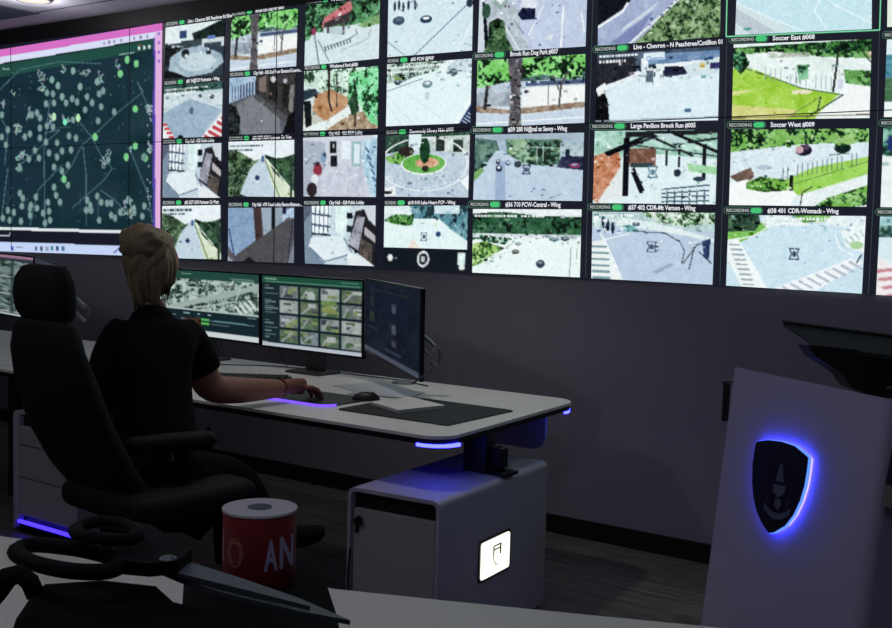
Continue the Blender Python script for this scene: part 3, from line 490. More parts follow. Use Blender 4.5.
@feed(7, 2, 'picture of a fenced green pitch beside a car park with a parked cart', (200, 225, 235), 144, 80)
def _(s):
    s.tree([(0, 0), (1, 0), (1, .22), (.4, .24), (0, .32)], (48, 95, 58), (130, 190, 95), 14, .48).p([(0, .3), (.5, .2), (1, .18), (1, .42), (.4, .7), (0, .6)], (196, 222, 238), 12, 30).p([(0, .62), (.15, .5), (.18, .62), (.1, .75)], (120, 100, 90), 12).p([(0, .72), (.12, .66), (.5, .8), (.45, 1), (0, 1)], (235, 242, 242), 3).p([(.35, .7), (.6, .5), (1, .36), (1, .6), (.5, .86), (.45, .78)], (150, 215, 75), 10)
    s.tree([(.12, .7), (.22, .62), (.42, .66), (.42, .8), (.25, .82), (.12, .78)], (75, 130, 60), (120, 180, 75), 14).p([(.5, .86), (1, .58), (1, .85), (.75, 1), (.5, 1)], (215, 232, 232), 6).tree([(.62, 1), (.72, .88), (.9, .78), (1, .72), (1, .97), (.9, 1)], (70, 125, 65), (130, 190, 95), 14)
    s.e(.53, .28, .06, .07, (40, 35, 60)).e(.5, .27, .03, .05, (200, 150, 160)).e(.55, .24, .02, .04, (90, 70, 100)).e(.81, .25, .06, .07, (25, 55, 45)).tree([(.76, .06), (.88, .06), (.9, .2), (.78, .22)], (60, 110, 60), (140, 190, 100)).l([(.72, .34), (.86, .32)], .012, (110, 120, 120)).stripes((.35, .52), (.95, .3), 18, .008, (.0, .16), (90, 110, 115)).r(.435, .6, .46, .8, (30, 45, 40)).l([(.52, .98), (.53, .82), (.6, .75)], .014, (40, 50, 55)).l([(.45, .72), (1, .42)], .008, (90, 120, 80))
    s.e(.25, .5, .06, .03, (160, 185, 205))
@feed(7, 3, 'picture of a blue crossroads with zebra crossings at both sides', (175, 215, 240), 144, 80)
def _(s):
    s.tree([(0, 0), (.22, 0), (.25, .2), (.12, .3), (0, .3)], (55, 85, 70), (85, 120, 90), 12, .6).p([(0, .24), (.2, .22), (.24, .1), (.3, .2), (.15, .36), (0, .42)], (125, 195, 90), 10).r(.27, 0, 1, .16, (200, 225, 230), 20).tree([(.45, 0), (.75, 0), (.7, .08), (.55, .1)], (70, 140, 60), (110, 180, 80)).p([(.08, .4), (.35, .14), (.7, .12), (1, .2), (1, 1), (.1, 1)], (174, 216, 243), 5)
    s.p([(0, .36), (.08, .34), (.3, 1), (.12, 1), (0, .6)], (228, 240, 238)).stripes((.02, .42), (.13, .96), 9, .03, (.075, .0), (150, 165, 175)).l([(.08, .36), (.3, 1)], .016, (235, 245, 245)).l([(.0, .36), (.18, .3), (.3, .16)], .02, (225, 240, 225)).p([(.35, 1), (.9, .55), (1, .6), (.65, 1)], (228, 238, 242)).stripes((.42, .97), (.9, .6), 9, .032, (.09, .08), (170, 175, 195)).l([(.78, .26), (.82, .42), (.92, .52)], .016, (230, 240, 240)).p([(.82, .2), (1, .12), (1, .48), (.86, .4)], (222, 240, 238)).stripes((.82, .34), (.96, .2), 5, .02, (.03, .06), (150, 190, 200)).e(.94, .38, .05, .05, (160, 215, 140)).l([(.95, .6), (.98, .5)], .018, (50, 60, 90))
    s.reticle(.49, .52, .04).l([(.1, .62), (.3, .5)], .012, (190, 225, 240)).caption(.25, .03, .5)
@feed(8, 1, 'picture of a pale street cut off by the right edge', (190, 225, 235), 60, 60)
def _(s): s.r(0, 0, .2, 1, (200, 230, 238), 22).r(0, .2, 1, .5, (90, 150, 170), 26).r(0, .5, 1, .8, (80, 120, 90), 20).r(0, .8, 1, 1, (220, 238, 240), 6)
@feed(8, 0, 'topmost picture at the right edge, a pale green field', (215, 235, 200), 60, 60)
def _(s): s.r(0, 0, 1, 1, (214, 236, 196), 8)
@feed(8, 2, 'picture of a tree-lined path cut off by the right edge', (200, 230, 225), 60, 60)
def _(s): s.tree([(0, 0), (1, 0), (1, .5), (0, .35)], (55, 110, 90), (130, 200, 170), 8).p([(0, .36), (1, .5), (1, 1), (0, 1)], (215, 235, 230), 6).e(.06, .2, .03, .1, (40, 60, 120))
@feed(8, 3, 'picture of a crossing with red stripes cut off by the right edge', (190, 225, 235), 60, 60)
def _(s): s.r(0, 0, 1, .2, (150, 205, 210), 24).tree([(0, .12), (.5, .14), (.5, .3), (0, .26)], (60, 100, 95), (120, 170, 150), 8).p([(0, .5), (.3, .8), (.6, 1), (0, 1)], (235, 215, 220)).stripes((0, .7), (.1, 1), 4, .04, (.2, -.06), (205, 120, 130))
BITS = {(1, 0): [(0, .3, 1, .6, 30, .05), (.1, .6, .9, .9, 14, .03)], (1, 1): [(0, 0, 1, .26, 40, .05)], (1, 2): [(.1, .1, 1, .9, 26, .04)], (1, 3): [(0, .3, 1, 1, 26, .04)],
(2, 0): [(0, .3, 1, .72, 30, .04), (0, .0, 1, .35, 40, .04)], (2, 1): [(.4, 0, 1, .6, 24, .05), (.2, .4, .9, 1, 12, .03)], (2, 2): [(0, .3, 1, 1, 26, .04)], (2, 3): [(0, 0, 1, 1, 18, .03)],
(3, 0): [(0, .1, 1, .5, 50, .04), (.2, .5, 1, 1, 24, .03)], (3, 1): [(0, 0, 1, 1, 90, .04)], (3, 2): [(0, 0, 1, .5, 30, .04), (.2, .5, .9, 1, 20, .03)], (3, 3): [(.1, .1, 1, .9, 30, .04)],
(4, 0): [(0, 0, 1, .3, 40, .04), (0, .3, 1, 1, 20, .03)], (4, 1): [(0, 0, 1, .28, 60, .05), (.6, .1, 1, .4, 24, .04), (0, .4, .9, 1, 16, .02)], (4, 2): [(0, 0, 1, .34, 60, .04), (0, .6, 1, 1, 60, .03)], (4, 3): [(0, 0, 1, .5, 26, .05)],
(5, 0): [(0, 0, .55, .7, 40, .04), (.4, .3, 1, 1, 20, .03)], (5, 1): [(0, .3, 1, .72, 50, .04), (0, .0, 1, .4, 80, .04), (.28, 0, .42, 1, 30, .04)], (5, 2): [(0, .15, 1, .5, 46, .035), (.3, .5, 1, 1, 16, .03)], (5, 3): [(0, .38, 1, .5, 60, .03), (0, .05, 1, .4, 50, .04), (0, .5, .4, .9, 30, .04)],
(6, 0): [(.4, .5, 1, 1, 60, .03)], (6, 1): [(.1, .1, 1, .42, 90, .04), (.3, .2, .6, .5, 30, .03, 1), (0, .5, .12, 1, 14, .04)], (6, 2): [(0, .0, 1, .55, 80, .035), (.3, .5, 1, 1, 50, .03), (.0, .35, .2, 1, 30, .03)], (6, 3): [(0, 0, 1, .3, 80, .04), (.5, .3, 1, .6, 24, .03), (0, 0, .3, .3, 16, .03, 1)],
(7, 0): [(0, .3, 1, 1, 14, .02)], (7, 1): [(0, .1, 1, .5, 90, .03), (0, .4, .7, 1, 50, .025), (.2, .3, .8, .5, 30, .03, 1)], (7, 2): [(0, .0, 1, .26, 60, .03), (0, .28, 1, .6, 70, .02), (.1, .6, .45, .82, 30, .03), (.5, .7, 1, 1, 30, .03)], (7, 3): [(.25, 0, 1, .2, 50, .03), (0, 0, .25, .3, 20, .04), (.3, .3, .9, 1, 16, .02)], (8, 2): [(0, 0, .3, .5, 20, .05)], (8, 3): [(0, 0, .3, .4, 20, .05)]}
for (c, r), (label, bg, fn, cw, ch) in FEED.items():
    cv = Cv(int(cw*1.25), int(ch*1.25), bg, seed=c*7+r); cv.grain = .22; fn(cv)
    for z_ in BITS.get((c, r), ()): cv.bits(z_[0], z_[1], z_[2], z_[3], int(z_[4]*.6), z_[5]*.8, *z_[6:])
    f, q = cellmap(c, r)
    fo = screen_mesh('camera_feed', cv, f, vw, SM); fo['label'] = label
    if r > 0 or c < 4: header(fo, c, r)
# petrol station canopy lettering
f, q = cellmap(6, 1, .0016); V, F = mini_text('Chevron', lambda u, v: f(.4+.14*u, .11-.03*v), 1)
colour_mesh('canopy_lettering', V, F, lin((120, 160, 205)), SM, [o for o in vw.children if o.get('label') == FEED[(6, 1)][0]][0])
# control strip under the foggy road picture
def strip_pt(x, y): return onwall(x, y, .001)
cv = Cv(90, 22, (20, 26, 34), 3)
cv.e(.09, .42, .03, .17, (235, 240, 240)).r(.065, .45, .115, .6, (235, 240, 240)).e(.16, .44, .012, .05, (160, 165, 170))
cv.ring(.48, .45, .062, .34, .16, (235, 240, 242)).r(.455, .32, .505, .58, (190, 200, 205)).r(.89, .1, .975, .7, (215, 235, 230), 20).e(.94, .8, .035, .13, (230, 240, 235))
cq = [(383.5, 249), (466.8, 251.5), (382.5, 268.5), (466, 271.5)]
so = screen_mesh('camera_feed', cv, lambda u, v: strip_pt(*[(1-v)*((1-u)*cq[0][k]+u*cq[1][k])+v*((1-u)*cq[2][k]+u*cq[3][k]) for k in (0, 1)]), vw, SM)
so['label'] = 'dark strip of white round controls under the foggy road picture'
# green frame of the sports court picture
f, q = cellmap(7, 0, .0014)
gp = [(q[2][0]-9, q[2][1]+1.6), (q[3][0]+8, q[3][1]+1.0)]
V = []; F = []
for a, b in ((gp[0], gp[1]), (gp[0], (728.5, -70)), (gp[1], (883, -80))):
    hx, hy = ((0, .7) if a is gp[0] and b is gp[1] else (.6, 0)); k = len(V)
    V += [onwall(a[0]-hx, a[1]-hy, .0014), onwall(b[0]-hx, b[1]-hy, .0014), onwall(b[0]+hx, b[1]+hy, .0014), onwall(a[0]+hx, a[1]+hy, .0014)]; F.append((k, k+1, k+2, k+3))
colour_mesh('selection_outline', V, F, lin((120, 215, 165)), SM, vw)
# thin grid lines of the picture grid between columns
V = []; F = []
for tb in ([(0, 592.8), (130, 589.4), (277, 585.6)], [(30, 727), (130, 724.8), (285, 719.8)], [(30, 879.4), (130, 877), (294, 868.4)]):
    for (y0, x0), (y1, x1) in zip(tb, tb[1:]):
        k = len(V); V += [onwall(x0-.3, y0, .0012), onwall(x1-.3, y1, .0012), onwall(x1+.3, y1, .0012), onwall(x0+.3, y0, .0012)]; F.append((k, k+1, k+2, k+3))
colour_mesh('grid_line', V, F, lin((62, 78, 78)), SM, vw)
# joints between the physical displays
X0 = onwall(11.2, 150).x
for i in range(-1, 3):
    x = X0+i*DW; MB().box(x-.003, x+.003, FRONT-.0022, FRONT, ZB, ZB+2*DH).build('display_joint', mat('joint_black', (8, 10, 16), .6), vw)
MB().box(XL+.6, 1.6, FRONT-.0021, FRONT, ZB+DH-.0022, ZB+DH+.0022).build('display_joint', mat('joint_black', (8, 10, 16), .6), vw)

# ------------------------------------------------------------------ the map window
ML = -60
mtop = lambda x: 49.6+(x-0)*-.163 if x < 120 else 30.0+(x-120)*-.165
mbot = lambda x: 251.2+.035*x
MW, MHt = 290, 290
def mp_(u, v):
    x = ML+(162.4-2.2*min(v*1.3, 1)-ML)*u; return x, mtop(x)*(1-v)+mbot(x)*v
cv = Cv(MW, MHt, (26, 50, 58), 5)
PX = np.zeros((MHt, MW)); PY = np.zeros((MHt, MW))
for j in range(MHt):
    for i in range(MW): PX[j, i], PY[j, i] = mp_((i+.5)/MW, (j+.5)/MHt)
TOP = np.vectorize(mtop)(PX)
def pput(k, col, al=1.0): cv.a[k] = cv.a[k]*(1-al)+np.array(col, float)*al
n1 = cv.nz(14)
cv.a += ((n1-.5)*16)[..., None]; pput(PX < 55, (24, 44, 58), .35); pput((PX < 130) & (n1 > .6), (20, 40, 62), .3)
pput(PY < TOP+28-(.02*PX), (34, 76, 68))
def pe(x, y, rx, ry, col, al=1.0): pput(((PX-x)/rx)**2+((PY-y)/ry)**2 < 1, col, al)
def pl(P, wd, col, al=1.0):
    for (x0, y0), (x1, y1) in zip(P, P[1:]):
        dx, dy = x1-x0, y1-y0; t = np.clip(((PX-x0)*dx+(PY-y0)*dy)/(dx*dx+dy*dy+1e-6), 0, 1)
        pput(np.hypot(PX-x0-t*dx, PY-y0-t*dy) < wd/2, col, al)
road = (74, 108, 118)
for P in ([(143, 92), (118, 112), (98, 131), (82, 145), (72, 165), (60, 180)], [(80, 123), (88, 133), (95, 140)], [(83, 147), (86, 175), (86, 225)], [(92, 138), (102, 158), (112, 168), (104, 180), (90, 192), (72, 208)], [(20, 165), (60, 130), (45, 133)],
          [(5, 165), (8, 130), (2, 120)], [(2, 215), (8, 168)], [(45, 225), (44, 150), (50, 100)], [(30, 225), (38, 190), (62, 165)], [(57, 128), (70, 127)], [(143, 92), (137, 82), (147, 105)], [(100, 190), (115, 200), (128, 215)], [(130, 150), (148, 195), (152, 222)], [(0, 90), (20, 70), (60, 62), (100, 64)]): pl(P, 1.1, road)
rs = np.random.RandomState(4)
for x, y, n_, sp in ((40, 75, 16, 6), (42, 90, 20, 4), (20, 130, 26, 4), (20, 155, 26, 4), (18, 165, 14, 5), (62, 72, 12, 6), (84, 74, 16, 5), (100, 72, 12, 5), (117, 60, 9, 5), (128, 148, 8, 3), (148, 108, 30, 5), (147, 150, 20, 5), (128, 200, 40, 7), (133, 212, 26, 6), (108, 158, 12, 5), (14, 96, 6, 5), (52, 118, 12, 4), (30, 107, 12, 5), (4, 100, 8, 4), (100, 160, 14, 6), (68, 120, 12, 6)):
    px, py = x, y
    for _k in range(n_):
        nx, ny = px+rs.randn()*1.8, py+rs.randn()*2.6; nx += (x-nx)*.15; ny += (y-ny)*.12
        pl([(px, py), (nx, ny)], .9+rs.rand()*.7, (120+rs.randint(60), 150+rs.randint(50), 150+rs.randint(50)), .75); px, py = nx, ny
dots = [(2, 25), (47, 3), (53, 4), (99, 4), (103, 1), (87, 7), (46, 14), (54, 13), (66, 13), (72, 9), (77, 12), (92, 13), (85, 20), (101, 17), (114, 22), (32, 25), (37, 23), (40, 28), (73, 30), (98, 31), (40, 38), (47, 36), (53, 37), (8, 40), (2, 47), (25, 47), (30, 44), (40, 48), (6, 55), (46, 52), (57, 53), (69, 46), (76, 48), (35, 60), (49, 63), (57, 67), (62, 61), (71, 60), (29, 69), (39, 68), (20, 78), (54, 77), (62, 81), (68, 75), (108, 70),
        (8, 120-0), (3, 128), (10, 130), (21, 131), (22, 116), (30, 125), (30, 118), (31, 115), (37, 118), (43, 123), (49, 121), (45, 133), (91, 120), (99, 130), (107, 113), (111, 113), (111, 125), (115, 128), (90, 119), (86, 120), (97, 106), (101, 112), (144, 116), (142, 126), (134, 122), (120, 122), (128, 109), (87, 110), (90, 115), (48, 112), (56, 105), (60, 112), (23, 108), (20, 103), (36, 107), (50, 130), (14, 122), (68, 95), (54, 97)]
for x, y in dots: pe(x, y+90, 2.3, 3.7, (112, 146, 144)); pe(x, y+90, 1.2, 2.2, (140, 166, 164), .7)
for x, y in ((73, 71), (52, 80), (58, 86), (97, 82), (80, 87), (62, 97)): pe(x, y, 2.4, 3.8, (130, 168, 160))
for x, y in ((127, 60), (136, 64), (120, 74), (135, 109), (95, 137), (135, 146), (145, 158), (126, 157), (64, 179)): pe(x, y, 2.6, 3.9, (125, 205, 140))
for x, y in ((54, 117), (78, 118)): pe(x, y, 2.2, 4.2, (190, 235, 190))
pe(65, 122, 2.2, 3.4, (130, 235, 190)); pe(143.5, 157, 2.6, 4, (110, 150, 140))
for k in range(24): pe(147+rs.rand()*4, 95+rs.rand()*118, .8, 1.1, (190, 200, 215), .8)
for k in range(70): pe(rs.rand()*150, 68+rs.rand()*155, .5, .8, (150, 175, 190), .6)
for k in range(7): pput((abs(PY-(226-.0*PX)) < 50) & (abs(PX-(8+k*18)) < .5) & (PY > 190+rs.rand()*20) & (PY < 205+rs.rand()*15), road, .4)
for i in range(6): pput((abs(PX-(120+2.6*i)) < .9) & (abs(PY-(TOP+25)) < .8), (160, 190, 180))
for i, cc in enumerate(((225, 240, 235), (235, 240, 235), (220, 235, 230))): pe(138.5+5.3*i, 48.5-.7*i, 1.2, 2, cc)
pe(139.5, 45.5, .9, .9, (220, 70, 60))
for i in range(4): pput((abs(PX-(3.5+1.9*i)) < .7) & (abs(PY-69.3) < .8), (140, 170, 160))
lw = 226.5+.03*PX
pput((PY > lw) & (PY < lw+3), (225, 232, 236)); pput((PY >= lw+3) & (PY < lw+15), (24, 26, 40)); pput(PY >= lw+15, (196, 212, 246)); pput((PY >= lw+15) & (PX > 122), (30, 30, 40))
pput((abs(PY-(lw+8.5)) < .7) & (PX < 10), (190, 195, 200)); pl([(9, 236), (10.5, 232)], 1, (190, 195, 200))
for x, cc in ((12.5, (60, 100, 200)), (36, (90, 110, 140)), (41.5, (60, 70, 80)), (47, (140, 160, 180)), (52, (60, 130, 120)), (57.5, (20, 50, 110)), (63, (70, 120, 140))): pput((abs(PX-x) < 1.3) & (abs(PY-248.2) < 2.2), cc)
pput((abs(PX-19.5) < 3.5) & (abs(PY-247) < .7), (140, 155, 180)); pl([(114, 252), (120, 247)], 1.2, (60, 80, 140))
pput(PY < TOP+7.8, (214, 112, 196)); pput((PY >= TOP+7.8) & (PY < TOP+14.3), (216, 222, 246)); pput((PY >= TOP+14.3) & (PY < TOP+15.4), (20, 30, 34))
pput((PX > 60) & (PX < 118) & (PY < TOP+1.2), (190, 110, 200), .6)
for x in (104, 109, 114, 121, 134, 140.5, 147): pput((abs(PX-x) < 1) & (abs(PY-(TOP+11)) < 1.4), (130, 120, 160))
pput((PX > 154.6-.8*(PY > 90)) & (PY > TOP+9) & (PY < 252), (226, 178, 222))
pput((PX > 153.2-.8*(PY > 90)) & (PX < 154.8) & (PY > TOP+14), (80, 70, 170))
for k in range(4): pe(158.5, 34+9.2*k, 1, 1.7, (110, 90, 190))
mo = screen_mesh('map_window', cv, lambda u, v: onwall(*mp_(u, v), .001), vw, SM); mo['label'] = 'dark map full of pale round markers in a pink-topped window'
# ------------------------------------------------------------------ the long desk
topw = mat('white_laminate', (234, 231, 226), .45, var=.02, scale=8)
white = mat('white_metal', (176, 174, 186), .45, var=.02, scale=5)
front_w = mat('grey_white_door', (168, 163, 164), .55, var=.02, scale=5)
black = mat('black_plastic', (14, 14, 15), .45)
blackf = mat('black_fabric', (16, 16, 17), .95, var=.25, scale=200, bump=.3)
led = mat('blue_led', (36, 38, 255), emit=22)
def skew(x, y): return (x-.085*(y-3.08)/1.155 if x > -3.2 else x, y)
DZ, DF, DB, DR = .784, 3.08, 4.235, -2.155
desk = thing('workstation_desk', 'long white-topped desk with a black edge and blue corner lights below the video wall', 'desk', (-3.5, 3.6, 0))
out = rrect(-4.93, DR, DF, DB, .11, 8, (0, 1, 1, 0))
MB().prism([(x, y, DZ-.012) for x, y in [skew(*q_) for q_ in out]], (0, 0, .012)).build('desktop', topw, desk)
inn = rrect(-4.925, DR-.006, DF+.006, DB-.006, .105, 8, (0, 1, 1, 0))
MB().prism([(x, y, DZ-.034) for x, y in [skew(*q_) for q_ in inn]], (0, 0, .022)).build('edge_band', black, desk)
def led_strip(parent, cx, cy, r, a0, a1, z, h=.012, n=12, ext=.0):
    ri, ro = r-.012, r; pts = [(cx+ri*math.cos(a0+(a1-a0)*k/n), cy+ri*math.sin(a0+(a1-a0)*k/n)) for k in range(n+1)]
    pto = [(cx+ro*math.cos(a0+(a1-a0)*k/n), cy+ro*math.sin(a0+(a1-a0)*k/n)) for k in range(n+1)]
    MB().prism([(x, y, z) for x, y in pts+pto[::-1]], (0, 0, h)).build('light_strip', led, parent, ).__setitem__('label', 'glowing blue corner strip')
led_strip(desk, DR-.115, DF+.115, .112, -math.pi*.53, -math.pi*.02, DZ-.043)
led_strip(desk, DR-.195, DB-.115, .112, -.05, math.pi*.25, DZ-.046)
# modesty panel with a rounded lower corner
pr = aty(545, 430, 4.19).x; pz = aty(525, 448, 4.19).z
MB().prism([(x, 4.19, z) for x, z in rrect(-4.85, pr, pz, DZ-.036, .07, 6, (0, 1, 0, 0))], (0, .018, 0)).build('modesty_panel', white, desk)
def column(parent, x, y, z0):
    MB().box(x-.052, x+.052, y-.035, y+.035, z0, DZ-.034, .006).build('lifting_column', black, parent, smooth='auto')
    MB().box(x+.052, x+.10, y+.0, y+.05, z0+.02, z0+.10, .005).box(x+.04, x+.14, y-.03, y+.06, z0, z0+.012).build('column_bracket', black, parent)
PZ = .600
def pedestal(name, label, x0, x1, y0, y1, lit=False, drawer=False):
    t = thing(name, label, 'cabinet', ((x0+x1)/2, (y0+y1)/2, 0), None)
    pr_ = rrect(x0, x1, .02, PZ, .028, 6, (0, 0, 1, 1)); pi_ = rrect(x0+.012, x1-.012, .02, PZ-.014, .018, 6, (0, 0, 1, 1))
    b = MB(); n = len(pr_)
    for a_, b_, yy in ((pr_, pi_, y0),):
        A = [b.bm.verts.new((x, y0, z)) for x, z in pr_]; B = [b.bm.verts.new((x, y0, z)) for x, z in pi_]
        D = [b.bm.verts.new((x, y1, z)) for x, z in pr_]; E_ = [b.bm.verts.new((x, y0+.03, z)) for x, z in pi_]
        for i in range(n):
            j = (i+1) % n
            b.bm.faces.new((A[i], A[j], B[j], B[i])); b.bm.faces.new((A[i], D[i], D[j], A[j])); b.bm.faces.new((B[i], B[j], E_[j], E_[i]))
        b.bm.faces.new(D)
    b.build('cabinet_shell', white, t, smooth='auto')
    MB().box(x0+.013, x1-.013, y0+.028, y0+.034, .02, PZ-.015).build('back_gap', black, t)
    dz = PZ-.075
    if drawer:
        zs = [(.09, .27), (.276, .43), (.436, dz)]
        for a_, b_ in zs: MB().box(x0+.05, x1-.018, y0+.004, y0+.028, a_, b_, .003).build('drawer', front_w, t)
        MB().box(x0+.013, x0+.046, y0+.002, y0+.028, .06, PZ-.016).build('side_rail', white, t)
        MB().box(x0+.04, x1, y0-.006, y0+.012, .052, .064).build('light_strip', mat('blue_led_low', (60, 42, 255), emit=3), t)['label'] = 'glowing blue strip along the foot'
    else:
        dr = MB().box(x0+.022, x1-.018, y0+.006, y0+.028, .05, dz, .003).build('door', front_w, t)
        b = MB(); b.box(x0+.034, x0+.062, y0-.014, y0+.006, dz-.055, dz-.032, .004); b.lathe([(.009, -.012), (.009, .012)], (x0+.055, y0-.008, dz-.035), 12); b.build('lock', black, dr)
        MB().box(x0+.036, x0+.046, y0-.006, y0+.006, dz-.085, dz-.058, .002).build('key', black, dr)
        MB().tube([(x0+.016, y0-.002, .38), (x0+.013, y0-.008, .30), (x0+.014, y0-.008, .22), (x0+.018, y0-.001, .15)], .004, 8).build('handle', black, dr)
    for x in (x0+.04, x1-.04):
        for y in (y0+.05, y1-.04): MB().lathe([(.018, 0), (.018, .021)], (x, y, 0), 12).build('foot', black, t)
    return t
PX1, PX0, PY0, PY1 = -2.067, -2.447, 2.935, 3.772
pd = pedestal('desk_cabinet', 'white cabinet with a black-trimmed door and a glowing badge on its right side', PX0, PX1, PY0, PY1)
def onside(px, py):
    d = ray(px, py); return Vector(EYE+d*(PX1/d[0]))
q = [onside(485, 544.5), onside(516.5, 533.5), onside(516, 568), onside(484, 580.5)]
ys = (q[0].y+q[3].y)/2, (q[1].y+q[2].y)/2; zs = (q[2].z+q[3].z)/2-.002, (q[0].z+q[1].z)/2+.002
bo = rrect(ys[0]-.012, ys[1]+.012, zs[0]-.01, zs[1]+.01, .018); bi = rrect(ys[0], ys[1], zs[0], zs[1], .012)
bf = MB().prism([(PX1, y, z) for y, z in bo], (.004, 0, 0)).build('badge_frame', black, pd)
bd = MB().prism([(PX1+.004, y, z) for y, z in bi], (.003, 0, 0)).build('lit_badge', mat('badge_glow', (250, 252, 232), emit=1.5), pd); bd['label'] = 'glowing white badge panel'
yc, zc = (ys[0]+ys[1])/2+.01, (zs[0]+zs[1])/2+.01
cg = mat('crest_grey', (126, 132, 104), .7)
b = MB(); X = PX1+.0072
b.tube([(X, yc-.03, zc+.005), (X, yc-.028, zc-.02), (X, yc-.012, zc-.042), (X, yc+.005, zc-.046)], .0022, 6)
b.box(X-.001, X+.001, yc-.032, yc+.032, zc+.026, zc+.031).box(X-.001, X+.001, yc-.032, yc-.024, zc-.008, zc+.026).box(X-.001, X+.001, yc+.02, yc+.03, zc-.01, zc+.03)
b.box(X-.001, X+.001, yc-.024, yc+.02, zc+.012, zc+.017); b.build('badge_crest', cg, bd)
column(desk, -2.235, 3.43, PZ)
pv_ = Matrix.Translation((PX1, PY0, 0)); pd.matrix_world = pv_ @ Matrix.Rotation(math.radians(4), 4, 'Z') @ pv_.inverted() @ pd.matrix_world
pedestal('desk_cabinet', 'pale drawer cabinet with a blue foot strip, behind the office chair', -4.70, -4.20, 3.06, 3.77, drawer=True)
column(desk, -4.45, 3.43, PZ)
d2 = thing('workstation_desk', 'white-topped desk cut off by the left edge, behind the office chair', 'desk', (-6.5, 3.6, 0))
MB().box(-9.2, -4.95, DF, DB, DZ-.012, DZ).build('desktop', topw, d2)
MB().box(-9.19, -4.955, DF+.006, DB-.006, DZ-.034, DZ-.012).build('edge_band', black, d2)
MB().box(-9.1, -4.99, 4.19, 4.208, pz, DZ-.036).build('modesty_panel', white, d2)
for x in (-8.9, -5.3): MB().box(x-.05, x+.05, 3.45, 3.53, 0, DZ-.034, .005).build('leg', black, d2)
op = aty(313, 484, WALL_Y-.016)
t = MB().box(op.x-.022, op.x+.022, op.y-.014, op.y, op.z-.045, op.z+.04, .004).build('wall_outlet', black); tag(t, 'small black outlet low on the wall beneath the desk', 'outlet')

# ------------------------------------------------------------------ monitors
bez = mat('monitor_black', (10, 11, 16), .35)
def monitor(label, TL, TR, BL, BR, cv, strength=1.0, stand=None, thick=.02, group=None):
    TL, TR, BL, BR = map(Vector, (TL, TR, BL, BR)); nrm = (TR-TL).cross(TL-BL).normalized()   # points away from the viewer
    if nrm.dot(Vector(fw)) < 0: nrm = -nrm
    base = (BL+BR)/2; base.z = DZ
    t = thing('desk_monitor', label, 'monitor', base)
    MB().prism([TL, TR, BR, BL], nrm*thick).build('monitor_housing', bez, t)
    ux, uy = (TR-TL).normalized(), (BL-TL).normalized(); e = .009
    a, b_, c, d = TL+ux*e+uy*e, TR-ux*e+uy*e, BL+ux*e-uy*e*1.4, BR-ux*e-uy*e*1.4
    screen_mesh('screen', cv, lambda u, v: (a*(1-u)+b_*u)*(1-v)+(c*(1-u)+d*u)*v-nrm*.0012, t, screen_mat('screen_%.2f' % strength, strength))
    ctr = (TL+TR+BL+BR)/4+nrm*(thick+.03)
    if stand == 'neck':
        m_ = mat('stand_grey', (52, 52, 54), .5); fx = Vector((ctr.x, min(ctr.y, DB-.08), 0))
        MB().box(fx.x-.055, fx.x+.055, fx.y-.02, fx.y+.012, DZ+.01, ctr.z, .006).build('stand_neck', m_, t)
        MB().box(fx.x-.115, fx.x+.115, fx.y-.11, fx.y+.06, DZ, DZ+.012, .005).build('stand_base', m_, t)
        MB().prism([ctr-ux*.06-uy*.05-nrm*.035, ctr+ux*.06-uy*.05-nrm*.035, ctr+ux*.06+uy*.05-nrm*.035, ctr-ux*.06+uy*.05-nrm*.035], nrm*.045).build('mount_plate', m_, t)
    return t, ctr, nrm, ux
# left monitor: aerial picture over a dark control panel
cv = Cv(128, 84, (24, 42, 50), 11); s = cv
s.r(0, 0, 1, .13, (38, 78, 68)).r(0, .13, 1, .6, (150, 172, 165), 30, 20)
s.tree([(0, .13), (1, .13), (1, .6), (0, .6)], (80, 108, 98), (186, 206, 196), 22, .5)
rs = np.random.RandomState(9)
for k in range(60):
    x, y = rs.rand(), .16+rs.rand()*.4; s.l([(x, y), (x+.05*rs.rand(), y-.06*rs.rand())], .02+.03*rs.rand(), [(205, 220, 215), (40, 58, 58), (150, 170, 165), (70, 95, 85)][k % 4])
s.l([(.2, .6), (1, .18)], .08, (172, 190, 185)).l([(.42, .58), (.8, .42), (.84, .2)], .025, (190, 205, 200)).r(0, .6, 1, .615, (200, 215, 210)).r(0, .615, 1, .92, (24, 42, 50))
s.stripes((.8, .5), (.92, .4), 4, .04, (.05, .1), (220, 232, 228))
for x, y, w_ in ((.32, .66, .06), (.45, .66, .03), (.55, .66, .03), (.15, .7, .1), (.3, .75, .1), (.32, .8, .1), (.9, .64, .08)): s.r(x, y, x+w_, y+.015, (150, 175, 178))
s.r(.44, .725, .56, .765, (90, 190, 100)).r(.44, .785, .56, .825, (100, 200, 90)).r(.57, .745, .96, .765, (120, 140, 150)).r(.6, .735, .9, .75, (90, 150, 160)).r(.58, .8, .74, .81, (110, 130, 140)).r(.0, .92, 1, 1, (222, 230, 232)).r(.3, .95, .5, .965, (150, 160, 165)).r(.3, .045, .4, .06, (150, 180, 170)).r(.75, .08, .95, .1, (140, 170, 160)).r(.8, .11, .96, .125, (110, 150, 140))
Y1 = 4.06
monitor('middle-left desk monitor showing an aerial map, half hidden by the seated person', aty(150, 266.5, Y1), aty(260, 273.5, Y1), aty(150, 331, Y1), aty(260, 345.5, Y1), cv, .8, 'neck')
